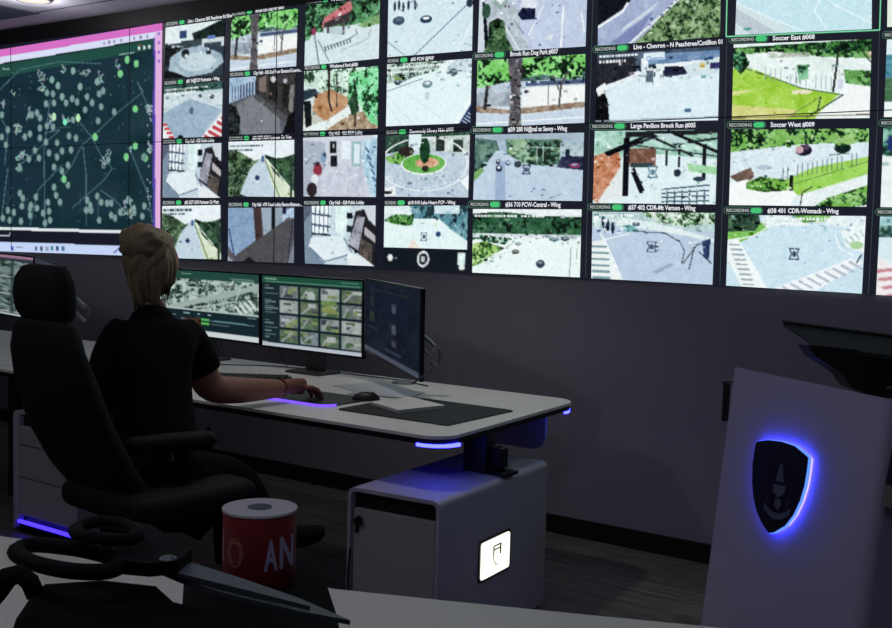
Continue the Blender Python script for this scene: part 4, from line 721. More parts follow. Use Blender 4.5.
# centre monitor: sidebar and thumbnail grid
cv = Cv(128, 90, (24, 40, 46), 12); s = cv
s.r(0, 0, 1, .1, (36, 86, 68)).r(.03, .035, .16, .05, (140, 180, 160)).r(.8, .03, .96, .045, (110, 160, 140)).r(.04, .075, .98, .085, (120, 170, 150)).r(0, .1, .18, .93, (30, 48, 54))
for k, y in enumerate((.13, .17, .24, .33, .36, .39, .42, .45, .48, .51, .62, .66, .72, .77, .82, .86)): s.r(.03, y, .06+.09*((k*7) % 5)/4+.02, y+.014, (120, 140, 145))
rs = np.random.RandomState(2); pal = [(120, 130, 130), (148, 160, 158), (96, 120, 98), (130, 142, 150), (170, 182, 178), (104, 120, 96)]
for i in range(4):
    for j in range(4):
        x0, y0 = .19+.205*i, .13+.205*j; x1, y1 = x0+.185, y0+.175; s.r(x0, y0, x1, y1, pal[rs.randint(6)], 26, 26)
        for k in range(4):
            xa, ya = x0+rs.rand()*.13, y0+rs.rand()*.12; s.r(xa, ya, min(xa+.03+.08*rs.rand(), x1), min(ya+.02+.06*rs.rand(), y1), [(80, 108, 70), (190, 200, 198), (60, 66, 74), (140, 156, 110), (104, 112, 118)][rs.randint(5)], 16, 26)
        s.l([(x0+.02, y1-.01), (x0+.12*rs.rand()+.05, y0+.04)], .02, (176, 186, 186))
s.e(.68, .42, .07, .05, (148, 158, 100), 20, 20).e(.68, .33, .08, .04, (120, 150, 90), 20, 20).r(0, .95, 1, 1, (206, 214, 226)).r(.0, .93, .06, .95, (180, 190, 190))
m2 = monitor('centre desk monitor showing a grid of small camera thumbnails', aty(261, 273.5, Y1), aty(364, 280, Y1), aty(261.5, 347, Y1), aty(363, 359.5, Y1), cv, .75, 'neck')[0]
# right monitor, turned, dim
cv = Cv(80, 90, (24, 30, 42), 13); s = cv
s.r(0, 0, 1, 1, (26, 32, 44), 6, 6).r(0, .93, 1, 1, (74, 80, 96)).r(.3, .15, .8, .45, (24, 32, 48), 3, 4).r(.12, .2, .2, .34, (40, 52, 56), 12).r(.52, .24, .6, .36, (66, 76, 88), 14, 30).r(.52, .5, .6, .62, (70, 78, 88), 14, 30).r(.52, .7, .6, .78, (70, 66, 72), 10).r(.1, .42, .2, .56, (42, 54, 50), 12).r(.4, .84, .7, .87, (56, 64, 84)).r(.1, .1, .8, .12, (34, 46, 50)).r(.08, .62, .25, .66, (38, 48, 60))
m3, c3, n3, u3 = monitor('dim desk monitor turned sideways on a silver arm, right of the thumbnail monitor', aty(364.5, 278, 4.04), aty(421, 288.5, 3.64), aty(364.5, 350.5, 4.04), aty(419.5, 382, 3.64), cv, .9)
silver = mat('silver_arm', (140, 142, 150), .35, .6)
def arm(parent, pts, depth, base):
    P = [atd(x, y, depth) for x, y in pts]
    MB().tube(P, .015, 10, flat=.8).build('monitor_arm', silver, parent, smooth=True)
    P2 = [atd(x, y, depth-.01) for x, y in [(p[0]-1, p[1]+13) for p in pts]]
    MB().tube(P2, .010, 10).build('arm_rod', silver, parent, smooth=True)
    k = P[-1]; MB().tube([k+Vector((-.01, 0, .012)), k+Vector((.012, 0, .005)), k+Vector((.018, 0, -.03)), k+Vector((.0, 0, -.055)), k+Vector((-.035, 0, -.06))], .009, 8).build('arm_joint', mat('arm_joint_grey', (96, 98, 108), .35, .4), parent, smooth=True)
k3 = atd(441, 362, 4.72)
arm(m3, [(412, 328), (420, 334), (429, 341), (438, 351)], 4.78, None)
ab = atz(404, 383, DZ); MB().lathe([(.0, 0), (.06, 0), (.06, .006), (.022, .014), (.0, .016)], ab, 20).build('arm_clamp', silver, m3, smooth='auto')
MB().tube([atd(434, 366, 4.6), atd(425, 374, 4.55), atd(416, 381, 4.5), atd(412, 384, 4.5)], .004, 6).build('cable', black, m3)
# left workstation monitors
cv = Cv(90, 80, (60, 80, 78), 14); s = cv
s.r(0, 0, 1, .05, (190, 140, 170)).r(0, .05, 1, .1, (60, 70, 80))
rs = np.random.RandomState(8)
for i in range(6):
    for j in range(3):
        s.tree([(i*.17, .1+j*.29), (i*.17+.15, .1+j*.29), (i*.17+.15, .35+j*.29), (i*.17, .35+j*.29)], (70, 92, 88), (150, 172, 168), 20, .5)
        s.r(i*.17, .35+j*.29, i*.17+.15, .375+j*.29, (190, 200, 205))
s.r(0, .96, 1, 1, (215, 225, 232))
monitor('desk monitor with a pink top bar cut off by the left edge', aty(-90, 243, Y1), aty(34, 256.5, Y1), aty(-90, 298, Y1), aty(33, 321, Y1), cv, .6, 'neck')
cv = Cv(40, 40, (30, 34, 44), 15); cv.r(0, 0, 1, .1, (60, 60, 74)).r(.0, .9, 1, 1, (60, 64, 78))
m5, c5, n5, u5 = monitor('dark desk monitor turned sideways behind the chair headrest', aty(35, 256, 4.04), aty(63, 266, 3.78), aty(35, 322, 4.04), aty(62, 342, 3.78), cv, .9)
k5 = atd(88, 312, 5.3)
arm(m5, [(60, 287), (68, 293), (76, 299), (86, 308)], 5.6, None)

# ------------------------------------------------------------------ things on the desk
Z1 = DZ+.001
def flat(name, pts, h, m, label, cat, r=0, z=Z1):
    o = MB().prism([(x, y, z) for x, y in pts], (0, 0, h)).build(name, m); tag(o, label, cat); return o
flat('desk_mat', rrect(-2.835, -2.29, 3.29, 3.77, .02), .004, mat('charcoal_mat', (34, 38, 42), .8), 'dark rectangular desk mat at the right end of the desk', 'desk mat')
nb = thing('notebook', 'white notebook lying on the dark desk mat', 'notebook', (-2.67, 3.52, Z1+.004))
MB().prism([(-2.80, 3.46, Z1+.0045), (-2.585, 3.375, Z1+.0045), (-2.525, 3.60, Z1+.0045), (-2.76, 3.685, Z1+.0045)], (0, 0, .012)).build('pages', mat('notebook_pages', (226, 224, 218), .7), nb)
MB().prism([(-2.802, 3.457, Z1+.0165), (-2.583, 3.372, Z1+.0165), (-2.522, 3.603, Z1+.0165), (-2.763, 3.688, Z1+.0165)], (0, 0, .0015)).build('cover', mat('notebook_cover', (236, 234, 228), .6), nb)
flat('paper_sheet', [(-3.30, 3.80), (-3.02, 3.70), (-2.94, 3.94), (-3.22, 4.05)], .002, mat('paper', (196, 200, 204), .8), 'pale sheet of paper under the sideways monitor', 'paper')
flat('paper_sheet', [(-3.08, 3.64), (-2.80, 3.72), (-2.86, 3.93), (-3.08, 3.88)], .0015, mat('paper', (196, 200, 204), .8), 'pale sheet of paper behind the dark desk mat', 'paper', z=Z1+.003)
# glowing mouse pad
mp = thing('mouse_pad', 'black mouse pad with a glowing violet front rim', 'mouse pad', (-3.08, 3.42, Z1))
padp = rrect(-3.27, -2.90, 3.30, 3.60, .06)
MB().prism([(x, y, Z1) for x, y in padp], (0, 0, .005)).build('pad', black, mp)
MB().tube([(x, y, Z1+.004) for x, y in padp[:14]], .0045, 6).build('glow_rim', mat('violet_led', (104, 66, 250), emit=2.2), mp)['label'] = 'glowing violet rim'
def mouse(c, rot, label):
    t = thing('computer_mouse', label, 'mouse', c); M = Matrix.Rotation(rot, 4, 'Z')
    b = MB().ico((0, 0, .004), 1, (.034, .06, .032), 3)
    for v in b.bm.verts: v.co.z = max(v.co.z, 0)
    b.xf(Matrix.Translation(c) @ M).build('shell', black, t, smooth=True)
    MB().lathe([(.006, -.004), (.006, .004)], (0, 0, 0), 12).xf(Matrix.Translation(Vector(c)+M.to_3x3() @ Vector((0, .03, .03))) @ M @ Matrix.Rotation(math.pi/2, 4, 'Y')).build('scroll_wheel', mat('wheel_grey', (50, 50, 54), .6), t)
mouse(atz(366, 400, Z1+.001), -.9, 'black computer mouse left of the dark desk mat')
# keyboard
kbd = thing('keyboard', 'black keyboard in front of the centre monitor, under the reaching arm', 'keyboard', (-3.72, 3.62, Z1))
KM = Matrix.Translation((-3.72, 3.62, Z1)) @ Matrix.Rotation(.55, 4, 'Z')
MB().box(-.23, .23, -.08, .08, 0, .018, .006, M=KM).build('base', black, kbd)
b = MB()
for j in range(5):
    for i in range(14): b.box(-.215+i*.031, -.215+i*.031+.026, -.068+j*.028, -.068+j*.028+.023, .018, .026)
b.xf(KM).build('keys', mat('key_black', (26, 26, 28), .6), kbd)
MB().box(-.22, .22, -.14, -.085, 0, .02, .009, M=KM).build('palm_rest', blackf, kbd)
def cable(pts, label, r=.003):
    o = MB().tube(pts, r, 6).build('cable', black); tag(o, label, 'cable'); return o
cable([atz(x, y, Z1+.004) for x, y in ((205, 364), (240, 365), (275, 366), (320, 370), (360, 375), (400, 380), (428, 386))], 'thin black cable lying along the back of the desk')
def hang(p0, p1, d0, d1, sag=.02):
    a, b_ = atd(*p0, d0), atd(*p1, d1); return [a, a*.6+b_*.4+Vector((0, 0, -sag)), a*.25+b_*.75+Vector((.01, 0, -sag)), b_]
for i, (p, q_) in enumerate((((278, 346), (287, 366)), ((316, 350), (311, 368)), ((323, 352), (322, 369)))):
    a = aty(*p, 4.10); b_ = atz(*q_, Z1+.004)
    o = MB().tube([a, a*.5+b_*.5+Vector((.008*(i-1), 0, -.01)), b_], .0028, 6).build('cable', black); 
    tag(o, ['black cable hanging behind the centre monitor, left of its stand', 'black cable hanging just right of the centre monitor stand', 'black cable hanging furthest right behind the centre monitor'][i], 'cable')
a = aty(222, 342, 4.1); b_ = atz(216, 362, Z1+.004)
tag(MB().tube([a, a*.5+b_*.5+Vector((0, -.01, 0)), b_], .003, 6).build('cable', black), 'black cable hanging below the aerial map monitor', 'cable')
# ------------------------------------------------------------------ office chair
cx_, wx_ = Vector((.1, .995, 0)), Vector((.995, -.1, 0))
lea = mat('black_leather', (12, 12, 13), .75, var=.15, scale=60, spec=.25)
ch = thing('office_chair', 'black high-backed office chair with a headrest, holding the seated person', 'chair', (atd(150, 470, 3.75).x, atd(150, 470, 3.75).y, 0))
def ring(c, hw, ht, tilt, n=20, k=.55):     # superellipse section, tilt = forward direction in the c/z plane
    f = (cx_*math.cos(tilt)+Vector((0, 0, 1))*math.sin(tilt)); o = []
    for i in range(n):
        a = i*2*math.pi/n; ca, sa = math.cos(a), math.sin(a)
        o.append(c+wx_*hw*math.copysign(abs(ca)**k, ca)+f*ht*math.copysign(abs(sa)**k, sa))
    return o
spine = [(46, 317, 3.52, .12, .03, -.1), (46, 326, 3.52, .165, .045, -.1), (47, 350, 3.53, .195, .05, -.05), (56, 385, 3.56, .22, .055, .1), (70, 425, 3.60, .23, .055, .25), (90, 462, 3.66, .225, .055, .45), (110, 488, 3.72, .22, .05, .7), (132, 506, 3.78, .2, .045, .9)]
MB().loft([ring(atd(x, y, d), hw, ht, tl) for x, y, d, hw, ht, tl in spine]).build('backrest', lea, ch, smooth=True)
hr = [(45, 265, .06, .02), (45, 268, .095, .035), (44, 280, .115, .05), (44, 296, .12, .055), (45, 312, .115, .05), (46, 321, .10, .035), (46, 324, .07, .02)]
MB().loft([ring(atd(x, y, 3.52), hw*1.22, ht, -.15) for x, y, hw, ht in hr]).build('headrest', lea, ch, smooth=True)
a = atd(46, 318, 3.52)+cx_*-.01
MB().tube([a, a-Vector((0, 0, .07))], .02, 10).build('headrest_post', black, ch)
sc = atd(160, 492, 3.78)
SM_ = Matrix.Translation(sc) @ Matrix.Rotation(math.atan2(cx_.y, cx_.x)-math.pi/2, 4, 'Z')
MB().box(-.25, .25, -.25, .25, -.05, .05, .045, 4, M=SM_).build('seat', lea, ch, smooth=True)
for sgn, nm in ((1, 'near'), (-1, 'far')):
    if sgn == 1: A, B = atd(122, 447, 3.6), atd(214, 438, 3.82)
    else:
        A, B = atd(122, 447, 3.6)-wx_*.52, atd(214, 438, 3.82)-wx_*.52
    MB().tube([A, A*.9+B*.1, A*.5+B*.5, A*.1+B*.9, B], [.026, .042, .044, .042, .026], 12, flat=.75).build('armrest_pad', lea, ch, smooth=True)
    m_ = A*.45+B*.55; low = Vector((m_.x, m_.y, sc.z-.02))
    MB().tube([m_-Vector((0, 0, .02)), m_*.5+low*.5, low, low-wx_*.1*sgn], .022, 10).build('armrest_post', black, ch, smooth=True)
bc = Vector((sc.x, sc.y, 0))
MB().lathe([(.03, .10), (.03, .2), (.024, .2), (.024, sc.z-.06), (.09, sc.z-.06), (.09, sc.z-.045)], bc, 16).build('gas_column', black, ch)
for k in range(5):
    a = k*2*math.pi/5+.3; d = Vector((math.cos(a), math.sin(a), 0))
    lg = MB().tube([bc+d*.02+Vector((0, 0, .12)), bc+d*.16+Vector((0, 0, .10)), bc+d*.31+Vector((0, 0, .075))], [.03, .024, .016], 8).build('base_leg', black, ch)
    b = MB(); 
    for s_ in (-1, 1): b.lathe([(.001, -.01), (.03, -.01), (.03, .01), (.001, .01)], (0, 0, 0), 14)
    n_ = len(b.bm.verts)//2; b.bm.verts.ensure_lookup_table()
    for v in b.bm.verts[:n_]: v.co.z -= .016
    for v in b.bm.verts[n_:]: v.co.z += .016
    side = d.cross(Vector((0, 0, 1)))
    b.xf(Matrix.Translation(bc+d*.32+Vector((0, 0, .031))) @ Vector((0, 0, 1)).rotation_difference(side).to_matrix().to_4x4()).build('caster', black, lg)

# ------------------------------------------------------------------ the seated woman
def skin_mesh(nodes, edges, root=0, sub=2):
    me = bpy.data.meshes.new('skin_source'); me.from_pydata([tuple(n[0]) for n in nodes], edges, [])
    o = bpy.data.objects.new('skin_source', me); C.objects.link(o)
    sk = o.modifiers.new('s', 'SKIN'); sk.use_smooth_shade = True; sk.branch_smoothing = .6
    if not me.skin_vertices: me.skin_vertices.new()
    for v, n in zip(me.skin_vertices[0].data, nodes):
        r = n[1]; v.radius = (r, r) if not isinstance(r, tuple) else r; v.use_root = False
    me.skin_vertices[0].data[root].use_root = True
    ss = o.modifiers.new('u', 'SUBSURF'); ss.levels = sub; ss.render_levels = sub
    r = baked(o); bpy.data.objects.remove(o); return r
def chain(pts, start=0):
    return [(i+start, i+1+start) for i in range(len(pts)-1)]
P = atd
skinm = mat('skin', (146, 98, 78), .55, var=.06, scale=20)
shirt = mat('black_shirt', (8, 8, 9), .95, spec=.15, var=.2, scale=120)
trou = mat('black_trousers', (8, 8, 9), .95, spec=.15, var=.2, scale=120)
pel, sp1, sp2, ch1, nk0, nk1 = P(158, 478, 3.86), P(156, 438, 3.92), P(153, 395, 3.98), P(152, 355, 4.03), P(154, 318, 4.06), P(156, 296, 4.08)
rs_, rm, re_, rw = P(190, 330, 4.12), P(200, 365, 4.17), P(208, 390, 4.20), P(284, 388, 4.50)
rf = P(245, 390, 4.36)
ls_, lm, le_, lf_, lw_ = P(116, 328, 4.02), P(106, 375, 3.96), P(108, 412, 3.98), P(130, 412, 4.15), P(150, 408, 4.3)
rh, rk, ra_, rt_ = P(178, 484, 3.86), P(238, 484, 4.02), P(274, 534, 3.98), P(312, 528, 4.0)
lh, lk, la_, lt_ = P(140, 488, 3.86), P(232, 500, 3.82), P(236, 606, 3.82), P(262, 622, 3.86)
la_.z = .09; lt_ = Vector((la_.x+.14, la_.y+.12, .06))
wom = thing('person', 'seated person in a black T-shirt with pinned-up blonde hair, reaching for the mouse', 'person', (pel.x, pel.y, 0))
N = [(pel, .13), (sp1, .12), (sp2, .125), (ch1, .12), (nk0, .055), (nk1, .048),            # 0-5
     (rs_, .06), (rm, .066), (re_, .066), (rf, .056), (rw, .038),                               # 6-10
     (ls_, .05), (lm, .048), (le_, .045), (lf_, .04), (lw_, .027),                              # 11-15
     (rh, .09), (rh*.5+rk*.5, .08), (rk, .062), (rk*.5+ra_*.5, .055), (ra_, .036),             # 16-20
     (lh, .09), (lh*.5+lk*.5, .08), (lk, .062), (lk*.5+la_*.5, .052), (la_, .036)]             # 21-25
Ed = [(0, 1), (1, 2), (2, 3), (3, 4), (4, 5), (3, 6), (6, 7), (7, 8), (8, 9), (9, 10), (3, 11), (11, 12), (12, 13), (13, 14), (14, 15), (0, 16), (16, 17), (17, 18), (18, 19), (19, 20), (0, 21), (21, 22), (22, 23), (23, 24), (24, 25)]
body_me = skin_mesh(N, Ed)
# hands: palm chain plus five finger chains rooted in the palm
def hand_mesh(wrist, fwd, upv, s=1.0, thumb=1):
    fwd = fwd.normalized(); side = fwd.cross(upv).normalized(); upn = side.cross(fwd).normalized(); out = []
    L = lambda f, s_, u: wrist+fwd*f*s+side*s_*s+upn*u*s
    out.append(([(L(-.02, 0, 0), .026), (L(.03, 0, .008), (.02, .036)), (L(.075, 0, .01), (.018, .038)), (L(.092, 0, .006), (.015, .036))]))
    for so, ln, dr in ((-.028, .066, .9), (-.010, .076, .95), (.010, .072, 1.0), (.028, .058, 1.1)):
        out.append([(L(.07, so, .008), .0105), (L(.092, so*1.08, .010), .0105), (L(.092+ln*.48, so*1.15, .004), .0095), (L(.092+ln*.8, so*1.18, -.014*dr), .0085), (L(.092+ln*.95, so*1.18, -.03*dr), .0075)])
    out.append([(L(.018, -.02*thumb, 0), .014), (L(.045, -.043*thumb, -.004), .0125), (L(.072, -.054*thumb, -.012), .011), (L(.094, -.055*thumb, -.02), .0095)])
    return [skin_mesh(c, chain(c), 0, 2) for c in out]
hd = hand_mesh(rw, P(333, 391, 4.70)-rw, Vector((0, 0, 1)), 1.25, 1)+hand_mesh(lw_, Vector((.3, .95, -.1)), Vector((0, 0, 1)), .95, -1)
# head
HC = P(156, 265, 4.10); fdir = Vector((-.18, .98, -.05)).normalized(); sdir = fdir.cross(Vector((0, 0, 1))).normalized(); udir = sdir.cross(fdir)
HM = Matrix(((sdir.x, fdir.x, udir.x, HC.x), (sdir.y, fdir.y, udir.y, HC.y), (sdir.z, fdir.z, udir.z, HC.z), (0, 0, 0, 1)))   # local: x right, y face, z up
b = MB().ico((0, 0, 0), 1, (.076, .094, .115), 4)
for v in b.bm.verts:
    x, y, z = v.co
    if z < 0: f = 1+.9*z/.115*.32; x *= f; y = y*(1+.18*z/.115) if y < 0 else y*(1+.06*z/.115)
    g = math.exp(-((x/.014)**2+((z+.012)/.022)**2)); y += .022*g*(y > 0)            # nose
    y -= .012*(y > 0)*(math.exp(-(((abs(x)-.032)/.016)**2+((z-.012)/.012)**2)))       # eye sockets
    y += .006*(y > 0)*math.exp(-((x/.024)**2+((z+.052)/.008)**2))                     # lips
    y += .008*(y > 0)*math.exp(-((x/.026)**2+((z+.095)/.018)**2))                     # chin
    y += .004*(y > 0)*math.exp(-((z-.032)/.01)**2)                                    # brow
    v.co = (x, y, z)
for s_ in (-1, 1):
    b.ico((s_*.076, -.004, -.006), 1, (.010, .018, .030), 2)
    b.ico((s_*.031, .078, .012), 1, (.013, .009, .009), 2)
b.xf(HM); hm = bpy.data.meshes.new('head_source'); b.bm.to_mesh(hm); b.bm.free()
bm = bmesh.new()
for me in [body_me, hm]+hd: bm.from_mesh(me)
me = bpy.data.meshes.new('body'); bm.to_mesh(me); bm.free(); link('body', me, skinm, wom, True)
# shirt: trunk and short sleeves
SN = [(pel+Vector((0, 0, -.01)), .165), (sp1, .165), (sp2, .165), (ch1, .155), (P(153, 322, 4.05), .10), (P(155, 304, 4.07), .066), (rs_, .082), (rm, .086), (P(205, 376, 4.18), .082), (ls_, .078), (lm, .074), (P(108, 414, 3.98), .068)]
link('shirt', skin_mesh(SN, [(0, 1), (1, 2), (2, 3), (3, 4), (4, 5), (3, 6), (6, 7), (7, 8), (3, 9), (9, 10), (10, 11)]), shirt, wom, True)
TN = [(pel+Vector((0, 0, -.03)), .17), (rh, .14), (rh*.5+rk*.5, .13), (rk, .105), (rk*.5+ra_*.5, .075), (ra_*.9+rk*.1, .05), (lh, .12), (lh*.5+lk*.5, .105), (lk, .085), (lk*.5+la_*.5, .068), (la_*.9+lk*.1, .05)]
link('trousers', skin_mesh(TN, [(0, 1), (1, 2), (2, 3), (3, 4), (4, 5), (0, 6), (6, 7), (7, 8), (8, 9), (9, 10)]), trou, wom, True)
def shoe(an, toe):
    d = toe-an; d.normalize(); side = d.cross(Vector((0, 0, 1))).normalized(); u = side.cross(d); R = []
    for t_, hw, hh, dz in ((-.05, .022, .03, -.02), (-.035, .034, .05, -.01), (.02, .037, .052, -.012), (.08, .042, .042, -.024), (.13, .046, .036, -.026), (.165, .038, .028, -.022), (.185, .020, .016, -.018)):
        c = an+d*t_+u*dz; R.append([c+side*hw*math.cos(k*math.pi/8)+u*hh*math.sin(k*math.pi/8) for k in range(16)])
    return MB().loft(R).build('shoe', mat('black_shoe', (8, 8, 9), .8, spec=.2), wom, smooth=True)
shoe(ra_, rt_); shoe(la_, lt_)
# bracelet
wd_ = (rw-rf).normalized(); bs_ = wd_.cross(Vector((0, 0, 1))).normalized(); bu = bs_.cross(wd_)
c = rw*.97+rf*.03
MB().tube([c+bs_*.034*math.cos(k*math.pi/12)+bu*.034*math.sin(k*math.pi/12) for k in range(24)], .004, 6, closed=True).build('bracelet', mat('copper_bracelet', (170, 110, 70), .3, .8), wom, smooth=True)
# hair
random.seed(3)
hairm = mat('blonde_hair', (118, 104, 76), .6, var=.35, scale=45, bump=.4)
b = MB().ico((0, 0, 0), 1, (.104, .108, .12), 4)
for v in b.bm.verts:
    x, y, z = v.co; a = math.atan2(x, y)
    w_ = 1+.05*math.sin(9*a+z*50)+.04*math.sin(17*a-z*30)
    x *= w_; y *= w_
    if y > .02 and z < .07: y = .02+(y-.02)*.25; x *= .90
    if z < -.03: x *= .93; y = min(y, .0)
    v.co = (x-.006, y-.02, z+.022)
b.xf(HM); hair = b.build('hair', hairm, wom, smooth=True)
b = MB().ico((0, 0, 0), 1, (.086, .062, .072), 4)       # pinned knot high on the back of the head
for v in b.bm.verts:
    x, y, z = v.co; a = math.atan2(z, x); w_ = 1+.08*math.sin(6*a+y*60)+.05*math.sin(13*a); v.co = (x*w_-.008, y-.085, z*w_+.078)
b.xf(HM); b.build('hair_knot', hairm, hair, smooth=True)
b = MB()
for k in range(34):
    a = math.pi*(1.02+.96*k/33); r0 = .088; x0, y0 = r0*math.cos(a), .085*math.sin(a)-.01
    jit = random.uniform(-.01, .01); L = random.uniform(.10, .16) if k < 27 else random.uniform(.05, .09)
    b.tube([HM @ Vector((x0*.95, y0, .06)), HM @ Vector((x0*1.06+jit, y0*1.1, .0)), HM @ Vector((x0*.98+jit, y0*1.05, -.06)), HM @ Vector((x0*.74+jit, y0*.78, -.06-L*.45)), HM @ Vector((x0*.62+jit*2, y0*.62, -.06-L*.8))], [.008, .012, .012, .009, .003], 6)
b.build('hanging_hair', hairm, hair, smooth=True)
b = MB()
for k in range(18):
    a = random.uniform(-.9, 3.6); x0, z0 = .095*math.cos(a), .11*math.sin(a)+.03
    b.tube([HM @ Vector((x0*.8, -.05, z0*.85)), HM @ Vector((x0*1.02, -.05+random.uniform(-.02, .02), z0*1.05)), HM @ Vector((x0*1.12+random.uniform(-.01, .01), -.05, z0*1.1+random.uniform(-.02, .01)))], [.003, .002, .001], 5)
b.build('loose_strands', hairm, hair, smooth=True)['kind'] = 'stuff'
# ------------------------------------------------------------------ lectern at the right
pe_ = Vector((.816, -.577, 0)); pn = Vector((-.577, -.816, 0))
T0 = atd(735, 367, 3.05)
best = None                         # lean of the front face so that its left edge runs to the foot
for a in np.linspace(-.1, .4, 101):
    for h in np.linspace(.4, 1.1, 141):
        X = T0+pn*float(a)-Vector((0, 0, float(h))); d = np.array(X)-EYE; z = d@fw; px, py = 446+FPX*(d@rt)/z, 314-FPX*(d@up)/z
        e_ = (px-701)**2+(py-628)**2
        if best is None or e_ < best[0]: best = (e_, a, h)
lean = best[1]/best[2]; HT = T0.z; WD = 0
print('lectern lean', best, 'top', HT, tuple(T0))
for k in range(200):
    X = T0+pe_*(k*.005); d = np.array(X)-EYE
    if 446+FPX*(d@rt)/(d@fw) > 890: WD = k*.005; break
print('lectern width', WD, 'depth at right', float((np.array(T0+pe_*WD)-EYE)@fw))
lec = thing('lectern', 'white lectern with a dark shield emblem ringed in blue light', 'lectern', T0+pe_*WD/2+pn*lean*HT*.5-Vector((0, 0, HT)))
def F_(s, h, o=0.0): return T0+pe_*s-Vector((0, 0, h))+pn*(lean*h+o)      # point on the leaning front face
b = MB(); rings = []
prof = []                            # plan outline of the body, front left -> front right -> back
for s_, o in [(0, 0), (.02, 0)]+[(WD-.03+.03*math.sin(k*math.pi/12), -.03*(1-math.cos(k*math.pi/12))) for k in range(7)]+[(WD, -.34), (0, -.34)]: prof.append((s_, o))
rings = [[F_(s_, h)+pn*(o if o > -.3 else o-lean*h)-Vector((0, 0, .22 if o < -.3 and h == 0 else 0)) for s_, o in prof] for h in (0, .5, HT-.002)]
MB().loft(rings).build('lectern_body', mat('lectern_white', (178, 176, 200), .42, var=.02, scale=5), lec)
# handle at the left side
hp = T0-pe_*.004-Vector((0, 0, .04))
hb = MB(); a = atd(722, 381, 3.12); c = atd(735, 381, 3.10); hb.tube([c, a], .006, 8); hb.build('handle_arm', mat('steel', (120, 122, 130), .3, .8), lec)
MB().tube([atd(727, 383, 3.12), atd(725, 421, 3.12)], .011, 8).build('handle_grip', black, lec)
# shield emblem
def on_face(px, py, off=0.0):
    d = Vector(ray(px, py)); E0 = Vector(EYE); nn = (pe_.cross(-Vector((0, 0, 1))+pn*lean)).normalized()
    if nn.dot(pn) < 0: nn = -nn
    o = T0+nn*off; t = (o-E0).dot(nn)/d.dot(nn); return E0+d*t, nn
shp = [(755.6, 444), (757, 441.5), (768, 440), (781, 441.5), (794, 446), (805.5, 455.5), (807.5, 458), (806, 471), (803.5, 486), (799, 501), (792.5, 515), (784, 526), (773, 532.5), (768.5, 533), (762, 524), (756.5, 511), (753.2, 497), (752, 481), (752.5, 463)]
nn = on_face(780, 480)[1]; sc_ = .020
pts = [on_face(x, y, sc_)[0] for x, y in shp]; cen = sum(pts, Vector())/len(pts)
MB().prism(pts, -nn*.003).build('shield_plate', mat('shield_navy', (22, 22, 38), .35), lec)
lp = [cen+(p-cen)*.975-nn*.0125 for p in pts]
MB().prism(lp, -nn*.007).build('halo_light', mat('halo_blue', (46, 38, 255), emit=34), lec)['label'] = 'blue light behind the shield'
lp2 = [cen+(p-cen)*1.01-nn*.003 for p in pts]
MB().prism(lp2, -nn*.009).build('acrylic_rim', mat('rim_blue', (90, 140, 255), emit=1.3), lec)['label'] = 'bright blue rim of the shield'
def S_(u, v, off=.0006):     # u, v in the shield: -1..1
    A, _ = on_face(779.5+u*26+v*-1.5*0-4.5*v*-1, 486-v*44+u*6.5, sc_+off); return A
grey = mat('emblem_grey', (92, 96, 122), .5); dk = mat('emblem_dark', (46, 46, 70), .5)
V, Fc = text_verts('DUNWOODY'); w_ = max(v[0] for v in V)
me = bpy.data.meshes.new('banner_lettering'); me.from_pydata([tuple(S_(-.55+1.15*v[0]/w_, .72-.06*abs(v[0]/w_-.5)+.13*v[1])) for v in V], [], Fc); link('banner_lettering', me, dk, lec)
b = MB()
b.prism([S_(x, y) for x, y in ((-.16, .1), (.16, .1), (.1, .3), (.06, .46), (0, .52), (-.06, .46), (-.1, .3))], nn*.0012)
b.prism([S_(x, y) for x, y in ((-.24, .02), (.24, .02), (.22, -.16), (.0, -.26), (-.22, -.16))], nn*.001)
b.prism([S_(x, y) for x, y in ((-.1, -.3), (.12, -.3), (.14, -.44), (.0, -.54), (-.12, -.44))], nn*.001)
for k in range(-6, 6):
    a0, a1 = k/6*1.0, (k+1)/6*1.0
    b.prism([S_(.5*a0, -.62+.18*a0*a0), S_(.5*a1, -.62+.18*a1*a1), S_(.5*a1, -.76+.18*a1*a1), S_(.5*a0, -.76+.18*a0*a0)], nn*.0012)
b.build('emblem_figure', grey, lec)
for k in (-1, 1): MB().prism([S_(k*x, y) for x, y in ((.5, -.26), (.4, -.22), (.3, -.42), (.38, -.46))], nn*.001).build('emblem_branch', dk, lec)
# dark side box cut by the right edge
sb = thing('equipment_box', 'black box beside the right edge of the lectern, cut off by the photo edge', 'box', F_(WD+.12, .2, -.15))
MB().prism([F_(WD+.03, .04, .0), F_(WD+.2, .04, .0), F_(WD+.2, .19, .0), F_(WD+.018, .19, .0)], -pn*.05+pe_*.03).build('box_body', black, sb)
MB().prism([F_(WD+.017, .192, .0), F_(WD+.2, .192, .0), F_(WD+.2, .24, .0), F_(WD+.014, .24, .0)], -pn*.2).build('box_rim', mat('rim_grey', (110, 110, 104), .6), sb)
